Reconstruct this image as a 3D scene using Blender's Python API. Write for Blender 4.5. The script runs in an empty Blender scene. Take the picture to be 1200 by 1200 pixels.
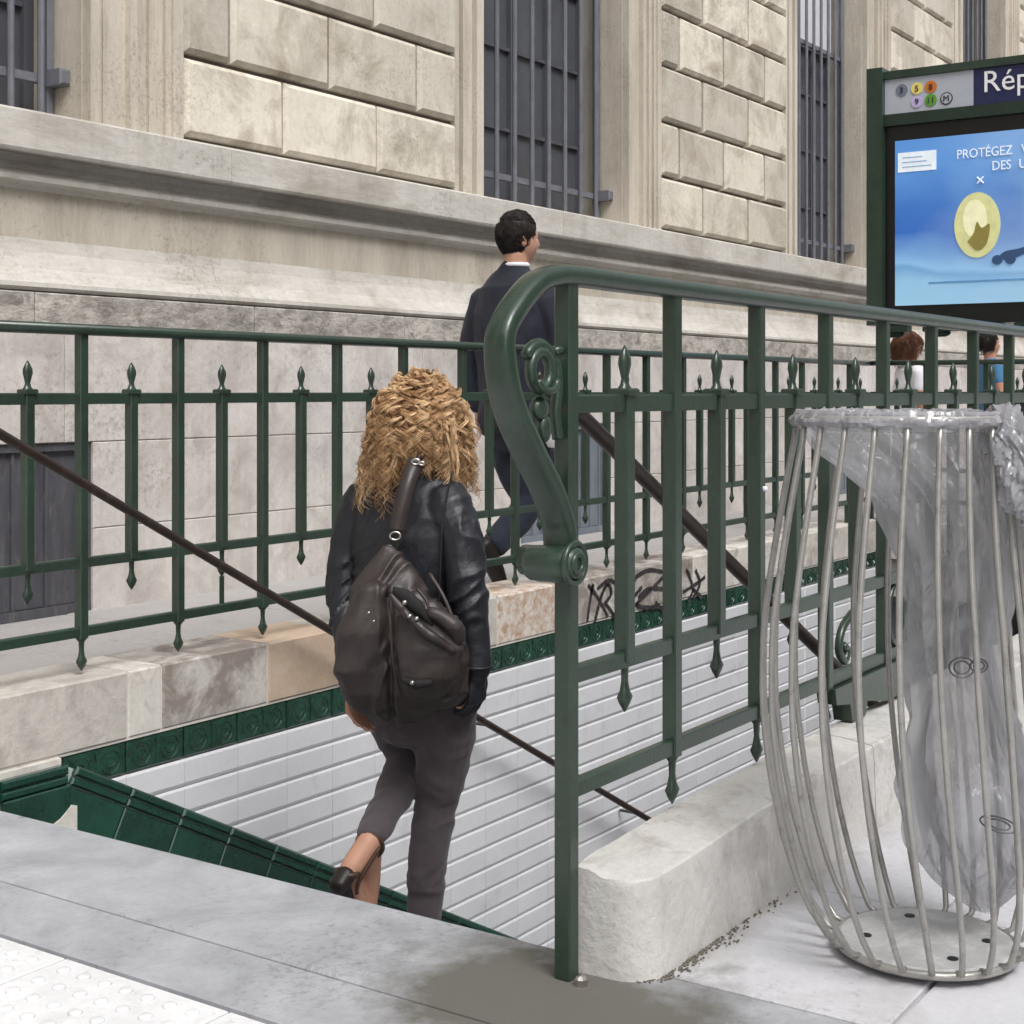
import bpy, math, random
import numpy as np
from mathutils import Vector, Matrix, noise
sin, cos, pi = math.sin, math.cos, math.pi
S = bpy.context.scene
COL = S.collection
random.seed(7)

# ------------------------------------------------------------------ camera
cam = bpy.data.objects.new('camera', bpy.data.cameras.new('camera'))
COL.objects.link(cam)
cam.location = (0, 0, 1.05)
cam.rotation_euler = (pi/2, 0, math.radians(-56.0))
cam.data.sensor_width = 36
cam.data.lens = 36*1734/1200
cam.data.shift_y = -142/1200
cam.data.clip_start = .05
cam.data.clip_end = 2000
S.camera = cam
# ------------------------------------------------------------------ world and sun (bright overcast)
SUN_EL, SUN_AZ = math.radians(52), math.radians(-118)     # azimuth of the direction TO the sun, from +X
w = bpy.data.worlds.new('World'); S.world = w; w.use_nodes = True
nt = w.node_tree; nt.nodes.clear()
out = nt.nodes.new('ShaderNodeOutputWorld'); bg = nt.nodes.new('ShaderNodeBackground')
sky = nt.nodes.new('ShaderNodeTexSky'); sky.sky_type = 'NISHITA'; sky.sun_disc = False
sky.sun_elevation = SUN_EL; sky.sun_rotation = math.radians(90)-SUN_AZ
sky.air_density = 1.0; sky.dust_density = 4.0
hs = nt.nodes.new('ShaderNodeHueSaturation'); hs.inputs['Saturation'].default_value = .22
nt.links.new(sky.outputs[0], hs.inputs['Color']); nt.links.new(hs.outputs[0], bg.inputs[0])
bg.inputs[1].default_value = .15
nt.links.new(bg.outputs[0], out.inputs[0])
sl = bpy.data.lights.new('sun', 'SUN'); sl.energy = 1.3; sl.angle = math.radians(24); sl.color = (1, .985, .965)
so = bpy.data.objects.new('sun', sl); COL.objects.link(so)
sd = Vector((cos(SUN_EL)*cos(SUN_AZ), cos(SUN_EL)*sin(SUN_AZ), sin(SUN_EL)))
so.rotation_euler = sd.to_track_quat('Z', 'Y').to_euler(); so.location = (0, -5, 10)
S.view_settings.view_transform = 'Standard'; S.view_settings.look = 'None'
S.view_settings.exposure = .48; S.view_settings.gamma = 1; S.view_settings.use_curve_mapping = False

# ------------------------------------------------------------------ measuring helpers (metres; X along the stair, Y towards the building)
FW, RT, F = Vector((.829, .559, 0)), Vector((.559, -.829, 0)), 1734.0
def W(px, py, d):
    return Vector((0, 0, 1.05)) + FW*d + RT*((px-600)/F*d) + Vector((0, 0, (458-py)/F*d))
def WY(px, py, Y):
    t = (px-600)/F
    return W(px, py, Y/(.559-.829*t))
# ------------------------------------------------------------------ materials
def N(nt, t, **k):
    n = nt.nodes.new(t)
    for a, b in k.items():
        if a in n.inputs: n.inputs[a].default_value = b
        else: setattr(n, a, b)
    return n
def mat(name, col, rough=.7, var=.12, vscale=3., dirt=None, dscale=1.2, dthr=(.5, .7), bump=.2, bscale=60., objvar=0., metallic=0., rvar=0., stretch=(1, 1, 1), coat=0., spec=.5, mid=None, sheen=0., bdist=.004, obj=False, grime=0, streak=0, rust=0, gum=0):
    m = bpy.data.materials.new(name); m.use_nodes = True; nt = m.node_tree; L = nt.links.new
    b = nt.nodes['Principled BSDF']
    if obj:
        gp = N(nt, 'ShaderNodeTexCoord'); src = gp.outputs['Object']
    else:
        gp = N(nt, 'ShaderNodeNewGeometry'); src = gp.outputs['Position']
    oi = N(nt, 'ShaderNodeObjectInfo')
    mp = N(nt, 'ShaderNodeMapping'); mp.inputs['Scale'].default_value = stretch; L(src, mp.inputs[0])
    n1 = N(nt, 'ShaderNodeTexNoise', Scale=vscale, Detail=8., Roughness=.62); L(mp.outputs[0], n1.inputs['Vector'])
    r = N(nt, 'ShaderNodeMapRange'); r.inputs[1].default_value = .3; r.inputs[2].default_value = .7
    r.inputs[3].default_value = 1-var; r.inputs[4].default_value = 1+var
    L(n1.outputs[0], r.inputs[0]); val = r.outputs[0]
    n3 = N(nt, 'ShaderNodeTexNoise', Scale=vscale*14, Detail=4., Roughness=.7); L(mp.outputs[0], n3.inputs['Vector'])
    r3 = N(nt, 'ShaderNodeMapRange'); r3.inputs[1].default_value = .3; r3.inputs[2].default_value = .7
    r3.inputs[3].default_value = 1-var*.6; r3.inputs[4].default_value = 1+var*.6; L(n3.outputs[0], r3.inputs[0])
    mu = N(nt, 'ShaderNodeMath', operation='MULTIPLY'); L(val, mu.inputs[0]); L(r3.outputs[0], mu.inputs[1]); val = mu.outputs[0]
    if objvar:
        r2 = N(nt, 'ShaderNodeMapRange'); r2.inputs[3].default_value = 1-objvar; r2.inputs[4].default_value = 1+objvar
        L(oi.outputs['Random'], r2.inputs[0])
        mu = N(nt, 'ShaderNodeMath', operation='MULTIPLY'); L(val, mu.inputs[0]); L(r2.outputs[0], mu.inputs[1]); val = mu.outputs[0]
    vm = N(nt, 'ShaderNodeVectorMath', operation='SCALE'); vm.inputs[0].default_value = col[:3]; L(val, vm.inputs['Scale'])
    c = vm.outputs[0]
    if dirt:
        n2 = N(nt, 'ShaderNodeTexNoise', Scale=dscale, Detail=9., Roughness=.68, Distortion=.6); L(mp.outputs[0], n2.inputs['Vector'])
        rr = N(nt, 'ShaderNodeMapRange'); rr.inputs[1].default_value = dthr[0]; rr.inputs[2].default_value = dthr[1]; L(n2.outputs[0], rr.inputs[0])
        mx = N(nt, 'ShaderNodeMix', data_type='RGBA'); L(rr.outputs[0], mx.inputs[0]); L(c, mx.inputs[6]); mx.inputs[7].default_value = (*dirt, 1); c = mx.outputs[2]
    if rust:
        nr_ = N(nt, 'ShaderNodeTexNoise', Scale=34., Detail=5., Roughness=.7); L(src, nr_.inputs['Vector'])
        q1 = N(nt, 'ShaderNodeMapRange'); q1.inputs[1].default_value = .66; q1.inputs[2].default_value = .70; L(nr_.outputs[0], q1.inputs[0])
        mr = N(nt, 'ShaderNodeMix', data_type='RGBA'); L(q1.outputs[0], mr.inputs[0]); L(c, mr.inputs[6]); mr.inputs[7].default_value = (.075, .042, .022, 1); c = mr.outputs[2]
    if gum:
        vg = N(nt, 'ShaderNodeTexVoronoi', Scale=5.5); L(src, vg.inputs['Vector'])
        sx_ = N(nt, 'ShaderNodeSeparateXYZ'); L(vg.outputs['Color'], sx_.inputs[0])
        rad = N(nt, 'ShaderNodeMath', operation='MULTIPLY_ADD'); rad.inputs[1].default_value = .16; rad.inputs[2].default_value = -.09; L(sx_.outputs[0], rad.inputs[0])
        lt = N(nt, 'ShaderNodeMath', operation='LESS_THAN'); L(vg.outputs['Distance'], lt.inputs[0]); L(rad.outputs[0], lt.inputs[1])
        lf_ = N(nt, 'ShaderNodeMath', operation='MULTIPLY'); lf_.inputs[1].default_value = .5; L(lt.outputs[0], lf_.inputs[0])
        mq = N(nt, 'ShaderNodeMix', data_type='RGBA', blend_type='MULTIPLY'); L(lf_.outputs[0], mq.inputs[0]); L(c, mq.inputs[6]); mq.inputs[7].default_value = (.45, .44, .42, 1); c = mq.outputs[2]
    if streak:
        ms = N(nt, 'ShaderNodeMapping'); ms.inputs['Scale'].default_value = (9, 9, .7); L(src, ms.inputs[0])
        ns = N(nt, 'ShaderNodeTexNoise', Scale=1., Detail=6., Roughness=.65); L(ms.outputs[0], ns.inputs['Vector'])
        rs = N(nt, 'ShaderNodeMapRange'); rs.inputs[1].default_value = .48; rs.inputs[2].default_value = .72; rs.inputs[3].default_value = 0; rs.inputs[4].default_value = streak*1.6; L(ns.outputs[0], rs.inputs[0])
        mk = N(nt, 'ShaderNodeMix', data_type='RGBA', blend_type='MULTIPLY'); L(rs.outputs[0], mk.inputs[0]); L(c, mk.inputs[6]); mk.inputs[7].default_value = (.50, .46, .42, 1); c = mk.outputs[2]
    if grime:
        n5 = N(nt, 'ShaderNodeTexNoise', Scale=46., Detail=5., Roughness=.75); L(src, n5.inputs['Vector'])
        n6 = N(nt, 'ShaderNodeTexNoise', Scale=.9, Detail=5., Roughness=.7); L(src, n6.inputs['Vector'])
        ad = N(nt, 'ShaderNodeMath', operation='MULTIPLY_ADD'); ad.inputs[1].default_value = .8; L(n6.outputs[0], ad.inputs[0]); L(n5.outputs[0], ad.inputs[2])
        r5 = N(nt, 'ShaderNodeMapRange'); r5.inputs[1].default_value = .98; r5.inputs[2].default_value = 1.16; r5.inputs[3].default_value = 0; r5.inputs[4].default_value = .55; L(ad.outputs[0], r5.inputs[0])
        mg = N(nt, 'ShaderNodeMix', data_type='RGBA', blend_type='MULTIPLY'); L(r5.outputs[0], mg.inputs[0]); L(c, mg.inputs[6]); mg.inputs[7].default_value = (.42, .39, .35, 1); c = mg.outputs[2]
    L(c, b.inputs['Base Color'])
    b.inputs['Roughness'].default_value = rough; b.inputs['Metallic'].default_value = metallic
    b.inputs['Specular IOR Level'].default_value = spec
    b.inputs['Coat Weight'].default_value = coat; b.inputs['Coat Roughness'].default_value = .12
    if sheen: b.inputs['Sheen Weight'].default_value = sheen
    if rvar:
        r4 = N(nt, 'ShaderNodeMapRange'); r4.inputs[1].default_value = .3; r4.inputs[2].default_value = .7
        r4.inputs[3].default_value = max(.03, rough-rvar); r4.inputs[4].default_value = min(1, rough+rvar); L(n1.outputs[0], r4.inputs[0]); L(r4.outputs[0], b.inputs['Roughness'])
    if bump:
        nb = N(nt, 'ShaderNodeTexNoise', Scale=bscale, Detail=6., Roughness=.65); L(mp.outputs[0], nb.inputs['Vector'])
        bp = N(nt, 'ShaderNodeBump', Strength=bump, Distance=bdist); L(nb.outputs[0], bp.inputs['Height']); L(bp.outputs[0], b.inputs['Normal'])
    return m
M = {}
M['stone'] = mat('warm_limestone', (.53, .48, .405), .85, .13, 3.2, dirt=(.32, .28, .225), dscale=2.6, dthr=(.48, .78), bump=.5, bscale=35, objvar=.09, stretch=(1.6, 1, .28), grime=1, streak=.18)
M['block'] = mat('limestone_block', (.60, .555, .47), .85, .12, 2.6, dirt=(.36, .31, .24), dscale=3.1, dthr=(.48, .70), bump=.7, bscale=28, objvar=.20, grime=1, streak=.14)
M['moulding'] = mat('moulding_stone', (.52, .495, .455), .85, .13, 2.2, dirt=(.33, .295, .25), dscale=2.4, dthr=(.49, .72), bump=.8, bscale=25, stretch=(.5, 1, 1.5), grime=1, streak=.2)
M['rough'] = mat('pitted_stone', (.42, .39, .355), .9, .25, 6, dirt=(.20, .18, .16), dscale=16, dthr=(.44, .64), grime=1, bump=1, bscale=26, bdist=.012, stretch=(.6, 1, 1))
M['base'] = mat('base_course_stone', (.57, .535, .505), .85, .12, 2.6, dirt=(.39, .345, .325), dscale=4.4, dthr=(.46, .72), bump=.8, bscale=30, objvar=.05, grime=1, streak=.2)
M['joint'] = mat('mortar', (.17, .145, .115), .95, .15, 6)
M['pavement'] = mat('pavement_asphalt', (.44, .44, .455), .85, .08, 2.4, dirt=(.34, .34, .35), dscale=1.2, bump=.4, bscale=90)
M['green'] = mat('green_paint', (.019, .040, .0255), .38, .22, 7, dirt=(.028, .042, .032), dscale=16, dthr=(.54, .78), bump=.22, bscale=95, coat=.38, spec=.45, grime=1, rust=1, rvar=.08)
M['green_dk'] = mat('dark_green_paint', (.012, .028, .019), .35, .15, 8, bump=.1, bscale=100)
M['rail'] = mat('brown_handrail', (.028, .017, .014), .38, .3, 12, dirt=(.09, .06, .05), dscale=20, dthr=(.55, .8), bump=.1, bscale=100)
M['rail_edge'] = mat('handrail_bracket_iron', (.03, .03, .03), .5, .2, 10)
M['ftile'] = mat('green_frieze_glaze', (.012, .050, .032), .2, .45, 38, bump=.5, bscale=45, objvar=.22, coat=.5, bdist=.004)
M['gtile'] = mat('green_glazed_tile', (.009, .047, .031), .14, .3, 11, bump=.12, bscale=22, objvar=.22, coat=.5, bdist=.01)
M['wtile'] = mat('white_glazed_tile', (.64, .645, .67), .25, .05, 5, dirt=(.45, .45, .48), dscale=3.5, dthr=(.58, .8), bump=.12, bscale=14, objvar=.025, coat=.2)
M['grout'] = mat('grey_grout', (.10, .10, .105), .9, .15, 20)
M['tgrout'] = mat('tile_grout', (.46, .46, .49), .9, .15, 20)
M['lgrout'] = mat('light_grout', (.36, .40, .37), .9, .2, 20)
M['cap'] = mat('stairwell_kerb_stone', (.56, .525, .48), .85, .14, 3, dirt=(.37, .34, .31), dscale=5.5, dthr=(.46, .64), grime=1, bump=.8, bscale=40, objvar=.12)
M['cap_tan'] = mat('tan_kerb_stone', (.46, .35, .26), .85, .12, 4, dirt=(.52, .42, .34), dscale=5, bump=.4, bscale=40)
M['cap_grey'] = mat('grey_stained_kerb_stone', (.50, .47, .44), .85, .15, 4, dirt=(.25, .215, .19), dscale=6.5, dthr=(.40, .56), grime=1, bump=.8, bscale=40)
M['cap_spot'] = mat('orange_speckled_stone', (.62, .57, .52), .85, .1, 4, dirt=(.43, .29, .20), dscale=24, dthr=(.42, .60), bump=.5, bscale=40)
M['mortar_w'] = mat('white_mortar', (.60, .57, .525), .9, .14, 8, dirt=(.40, .36, .33), dscale=12, dthr=(.52, .7), bump=.6, bscale=30)
M['plinth'] = mat('whitewashed_stone', (.53, .52, .50), .85, .12, 5, dirt=(.33, .305, .28), dscale=7.5, dthr=(.49, .72), bump=.6, bscale=38, bdist=.006, grime=1)
M['soil'] = mat('dark_soil', (.13, .115, .09), .95, .4, 60)
M['stair'] = mat('granite_step', (.30, .30, .31), .7, .15, 8, bump=.3, bscale=120)
M['slab'] = mat('pale_stone_slab', (.41, .42, .445), .75, .11, 4, dirt=(.27, .28, .30), dscale=4.2, dthr=(.40, .72), grime=1, gum=1, bump=.35, bscale=110, objvar=.03)
M['slab2'] = mat('pale_concrete_slab', (.54, .54, .565), .8, .08, 4, grime=1, gum=1, dirt=(.42, .41, .40), dscale=3.5, dthr=(.55, .8), bump=.35, bscale=90, objvar=.04)
M['tactile'] = mat('white_tactile_paver', (.70, .705, .715), .8, .06, 9, grime=1, dirt=(.60, .60, .60), dscale=12, dthr=(.5, .72), bump=.4, bscale=90)
M['grille'] = mat('slate_iron', (.14, .145, .168), .5, .2, 9, dirt=(.13, .135, .15), dscale=12, dthr=(.5, .8), bump=.2, bscale=60)
M['shutter'] = mat('dark_slate_panel', (.085, .088, .104), .5, .15, 8, bump=.2, bscale=40, stretch=(3, 3, .5))
M['glass'] = mat('dark_window_glass', (.085, .09, .10), .3, .15, 3, bump=0)
M['vent'] = mat('cellar_hatch_metal', (.060, .060, .070), .6, .25, 7, dirt=(.14, .13, .135), dscale=9, dthr=(.52, .75), bump=.4, bscale=40, stretch=(2.5, 1, .5))
M['vent2'] = mat('grey_blue_cellar_hatch', (.15, .17, .20), .6, .2, 7, bump=.3, bscale=40, stretch=(2.5, 1, .5))
M['jacket'] = mat('black_leather', (.0105, .0115, .0165), .46, .3, 14, bump=.5, bscale=42, bdist=.005, rvar=.07, spec=.5)
M['trouser'] = mat('charcoal_brown_wool', (.074, .060, .068), .9, .12, 30, bump=.4, bscale=240, sheen=.15, bdist=.002)
M['bag'] = mat('dark_brown_leather', (.034, .025, .024), .46, .28, 12, bump=.35, bscale=60, bdist=.004, rvar=.08, obj=False)
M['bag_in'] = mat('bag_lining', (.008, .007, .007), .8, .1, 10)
M['metal'] = mat('nickel', (.55, .52, .48), .28, .1, 10, metallic=1)
M['skin'] = mat('skin', (.50, .27, .185), .55, .06, 16, bump=.1, bscale=120)
M['skin2'] = mat('tanned_skin', (.40, .20, .13), .55, .06, 16, bump=.1, bscale=120)
M['shoe'] = mat('dark_shoe_leather', (.014, .010, .008), .5, .2, 10)
M['sandal'] = mat('brown_sandal_leather', (.055, .026, .015), .5, .2, 10, bump=.1)
M['navy'] = mat('navy_suit_wool', (.0085, .0105, .022), .85, .15, 20, bump=.3, bscale=200, sheen=.08)
M['navy_t'] = mat('navy_trouser_wool', (.012, .017, .033), .85, .15, 20, bump=.3, bscale=200, sheen=.08)
M['white_c'] = mat('white_cotton', (.70, .70, .74), .8, .05, 20, bump=.2, bscale=100)
M['blue_c'] = mat('blue_cotton', (.05, .16, .30), .8, .1, 20, bump=.2, bscale=100)
M['jeans'] = mat('dark_denim', (.03, .04, .07), .9, .15, 40, bump=.2, bscale=200)
M['hair_d'] = mat('dark_brown_hair', (.014, .009, .006), .5, .3, 60, bump=.6, bscale=150)
M['hair_r'] = mat('auburn_hair', (.13, .05, .022), .5, .3, 60, bump=.6, bscale=150)
M['eye_w'] = mat('eye_white', (.7, .68, .65), .2, .02, 10, bump=0)
M['bin'] = mat('bin_grey_paint', (.40, .39, .37), .34, .12, 14, dirt=(.22, .21, .20), dscale=22, dthr=(.54, .75), bump=.15, bscale=90, metallic=.5)
M['binplate'] = mat('worn_base_plate', (.42, .42, .42), .5, .14, 12, dirt=(.60, .60, .60), dscale=14, dthr=(.5, .7), bump=.3, bscale=70)
M['black'] = mat('black_paint', (.006, .007, .007), .3, .1, 10, bump=0)
M['paint'] = mat('black_spray_paint', (.045, .038, .042), .7, .4, 30, bump=0)
M['logo_ink'] = mat('grey_print_ink', (.07, .07, .075), .5, .3, 40, bump=0)
M['navy_sign'] = mat('navy_enamel', (.016, .020, .075), .3, .05, 10, bump=0)
M['grey_sign'] = mat('pale_grey_enamel', (.40, .43, .48), .35, .05, 10, bump=0)
M['white_sign'] = mat('white_enamel', (.80, .80, .80), .35, .03, 10, bump=0)
def flat(name, c, r=.4): return mat(name, c, r, .02, 10, bump=0)
for k, c in dict(olive=(.16, .20, .09), greyblue=(.15, .17, .22), yellow=(.75, .62, .18), orange=(.55, .16, .02), lilac=(.50, .42, .66), gold=(.1, .30, .03), ink=(.03, .03, .04)).items():
    M['b_'+k] = flat('badge_'+k, c)

def stained_slab():
    """wet, dirty patch on the kerb slabs beside the railing post (its own outline, in world metres)"""
    for key in ('slab', 'slab2'):
        m = M[key]; nt = m.node_tree; L = nt.links.new; b = nt.nodes['Principled BSDF']
        src = b.inputs['Base Color'].links[0].from_socket
        g = N(nt, 'ShaderNodeNewGeometry'); nz = N(nt, 'ShaderNodeTexNoise', Scale=5., Detail=9., Roughness=.68)
        L(g.outputs['Position'], nz.inputs['Vector'])
        s = N(nt, 'ShaderNodeVectorMath', operation='SUBTRACT'); L(g.outputs['Position'], s.inputs[0]); s.inputs[1].default_value = (2.14, 1.36, 0)
        mp = N(nt, 'ShaderNodeMapping'); mp.inputs['Scale'].default_value = (3.2, 2.5, 1); L(s.outputs[0], mp.inputs[0])
        ln = N(nt, 'ShaderNodeVectorMath', operation='LENGTH'); L(mp.outputs[0], ln.inputs[0])
        a = N(nt, 'ShaderNodeMath', operation='MULTIPLY_ADD'); a.inputs[1].default_value = 1.5; L(nz.outputs[0], a.inputs[0]); L(ln.outputs['Value'], a.inputs[2])
        rr = N(nt, 'ShaderNodeMapRange'); rr.inputs[1].default_value = 1.30; rr.inputs[2].default_value = 1.78; rr.inputs[3].default_value = 1; rr.inputs[4].default_value = 0
        L(a.outputs[0], rr.inputs[0])
        # brown dirt line along the foot of the plinth
        sp = N(nt, 'ShaderNodeSeparateXYZ'); L(g.outputs['Position'], sp.inputs[0])
        d = N(nt, 'ShaderNodeMath', operation='SUBTRACT'); d.inputs[0].default_value = 1.27; L(sp.outputs[1], d.inputs[1])
        d2 = N(nt, 'ShaderNodeMath', operation='MULTIPLY_ADD'); d2.inputs[1].default_value = .22; L(nz.outputs[0], d2.inputs[0]); L(d.outputs[0], d2.inputs[2])
        r2 = N(nt, 'ShaderNodeMapRange'); r2.inputs[1].default_value = .11; r2.inputs[2].default_value = .20; r2.inputs[3].default_value = .55; r2.inputs[4].default_value = 0
        L(d2.outputs[0], r2.inputs[0])
        if key == 'slab': r2.inputs[3].default_value = 0
        mx0 = N(nt, 'ShaderNodeMix', data_type='RGBA'); L(r2.outputs[0], mx0.inputs[0]); L(src, mx0.inputs[6]); mx0.inputs[7].default_value = (.22, .19, .15, 1)
        mx = N(nt, 'ShaderNodeMix', data_type='RGBA'); L(rr.outputs[0], mx.inputs[0]); L(mx0.outputs[2], mx.inputs[6]); mx.inputs[7].default_value = (.125, .12, .105, 1)
        L(mx.outputs[2], b.inputs['Base Color'])
stained_slab()

def plastic():
    m = bpy.data.materials.new('clear_plastic_film'); m.use_nodes = True; nt = m.node_tree; L = nt.links.new
    b = nt.nodes['Principled BSDF']; b.inputs['Base Color'].default_value = (.50, .50, .515, 1); b.inputs['Roughness'].default_value = .13; b.inputs['Specular IOR Level'].default_value = .8
    g = N(nt, 'ShaderNodeNewGeometry')
    nb = N(nt, 'ShaderNodeTexNoise', Scale=9., Detail=3., Distortion=1.4); mp = N(nt, 'ShaderNodeMapping'); mp.inputs['Scale'].default_value = (1, 1, .45)
    L(g.outputs['Position'], mp.inputs[0]); L(mp.outputs[0], nb.inputs['Vector'])
    bp = N(nt, 'ShaderNodeBump', Strength=1., Distance=.03)
    vo = N(nt, 'ShaderNodeTexVoronoi', Scale=8.); vd = N(nt, 'ShaderNodeVectorMath', operation='MULTIPLY_ADD'); vd.inputs[1].default_value = (.16, .16, .16)
    L(nb.outputs['Color'], vd.inputs[0]); L(mp.outputs[0], vd.inputs[2]); L(vd.outputs[0], vo.inputs['Vector'])
    va = N(nt, 'ShaderNodeMath', operation='MULTIPLY_ADD'); va.inputs[1].default_value = .45; L(vo.outputs['Distance'], va.inputs[0]); L(nb.outputs[0], va.inputs[2]); L(va.outputs[0], bp.inputs['Height']); L(bp.outputs[0], b.inputs['Normal'])
    tr = N(nt, 'ShaderNodeBsdfTransparent'); tr.inputs[0].default_value = (.90, .90, .91, 1)
    tl = N(nt, 'ShaderNodeBsdfTranslucent'); tl.inputs[0].default_value = (.50, .50, .51, 1)
    m1 = N(nt, 'ShaderNodeMixShader'); m1.inputs[0].default_value = .38; L(b.outputs[0], m1.inputs[1]); L(tl.outputs[0], m1.inputs[2])
    rr = N(nt, 'ShaderNodeMapRange'); rr.inputs[1].default_value = .35; rr.inputs[2].default_value = .65; rr.inputs[3].default_value = .34; rr.inputs[4].default_value = .66; L(nb.outputs[0], rr.inputs[0])
    m2 = N(nt, 'ShaderNodeMixShader'); L(rr.outputs[0], m2.inputs[0]); L(tr.outputs[0], m2.inputs[1]); L(m1.outputs[0], m2.inputs[2])
    L(m2.outputs[0], nt.nodes['Material Output'].inputs[0])
    m3 = m.copy(); m3.name = 'bunched_plastic_film'; m3.node_tree.nodes['Principled BSDF'].inputs['Base Color'].default_value = (.50, .50, .53, 1)
    for n in m3.node_tree.nodes:
        if n.type == 'MAP_RANGE': n.inputs[3].default_value = .55; n.inputs[4].default_value = .92
    return m, m3
M['film'], M['film2'] = plastic()

def hair_mat():
    m = bpy.data.materials.new('curly_blonde_hair'); m.use_nodes = True; nt = m.node_tree; L = nt.links.new
    b = nt.nodes['Principled BSDF']; a = N(nt, 'ShaderNodeAttribute', attribute_name='tint')
    cr = N(nt, 'ShaderNodeValToRGB'); e = cr.color_ramp.elements
    e[0].position = 0; e[0].color = (.070, .030, .012, 1); e[1].position = 1; e[1].color = (.86, .61, .36, 1)
    x = e.new(.45); x.color = (.42, .23, .10, 1)
    L(a.outputs['Fac'], cr.inputs[0]); L(cr.outputs[0], b.inputs['Base Color']); b.inputs['Roughness'].default_value = .45
    return m
M['hair_b'] = hair_mat()

def screen_mat():
    m = bpy.data.materials.new('lit_advert_screen'); m.use_nodes = True; nt = m.node_tree; L = nt.links.new
    b = nt.nodes['Principled BSDF']; tc = N(nt, 'ShaderNodeTexCoord'); sp = N(nt, 'ShaderNodeSeparateXYZ'); L(tc.outputs['Generated'], sp.inputs[0])
    nz = N(nt, 'ShaderNodeTexNoise', Scale=2.2, Detail=3.); L(tc.outputs['Generated'], nz.inputs['Vector'])
    a = N(nt, 'ShaderNodeMath', operation='MULTIPLY_ADD'); a.inputs[1].default_value = .35; L(nz.outputs[0], a.inputs[0]); L(sp.outputs[2], a.inputs[2])
    cr = N(nt, 'ShaderNodeValToRGB'); e = cr.color_ramp.elements
    e[0].position = .12; e[0].color = (.30, .55, .74, 1); e[1].position = 1.15 if False else 1; e[1].color = (.10, .27, .62, 1)
    for p, c in ((.28, (.27, .50, .72)), (.36, (.15, .34, .60)), (.40, (.24, .47, .74)), (.62, (.04, .14, .48)), (.80, (.05, .17, .50))):
        x = e.new(p); x.color = (*c, 1)
    L(a.outputs[0], cr.inputs[0])
    n2 = N(nt, 'ShaderNodeTexNoise', Scale=1.6, Detail=5., Roughness=.6); mpp = N(nt, 'ShaderNodeMapping'); mpp.inputs['Location'].default_value = (3, 1.2, .4); L(tc.outputs['Generated'], mpp.inputs[0]); L(mpp.outputs[0], n2.inputs['Vector'])
    iy = N(nt, 'ShaderNodeMath', operation='MULTIPLY_ADD'); iy.inputs[1].default_value = -.9; iy.inputs[2].default_value = 1.05; L(sp.outputs[1], iy.inputs[0])
    mlt = N(nt, 'ShaderNodeMath', operation='MULTIPLY'); L(iy.outputs[0], mlt.inputs[0]); L(n2.outputs[0], mlt.inputs[1])
    rc = N(nt, 'ShaderNodeMapRange'); rc.inputs[1].default_value = .12; rc.inputs[2].default_value = .42; rc.inputs[4].default_value = .5; L(mlt.outputs[0], rc.inputs[0])
    mc = N(nt, 'ShaderNodeMix', data_type='RGBA'); L(rc.outputs[0], mc.inputs[0]); L(cr.outputs[0], mc.inputs[6]); mc.inputs[7].default_value = (.42, .58, .72, 1)
    L(mc.outputs[2], b.inputs['Base Color']); L(mc.outputs[2], b.inputs['Emission Color']); b.inputs['Emission Strength'].default_value = .22
    b.inputs['Roughness'].default_value = .15
    return m
M['screen'] = screen_mat()
def glow(name, c, s=.18):
    m = mat(name, c, .3, .12, 18, bump=0); b = m.node_tree.nodes['Principled BSDF']
    b.inputs['Emission Color'].default_value = (*c, 1); b.inputs['Emission Strength'].default_value = s
    return m
M['ad_white'] = glow('lit_white_print', (.75, .82, .88)); M['ad_melon'] = glow('lit_yellow_print', (.62, .62, .30)); M['ad_brown'] = glow('lit_olive_print', (.24, .20, .05)); M['ad_dark'] = glow('lit_dark_blue_print', (.03, .07, .16)); M['ad_mid'] = glow('lit_mid_blue_print', (.10, .26, .48))
M['ad_pale'] = glow('lit_pale_yellow_print', (.80, .78, .50))

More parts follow.
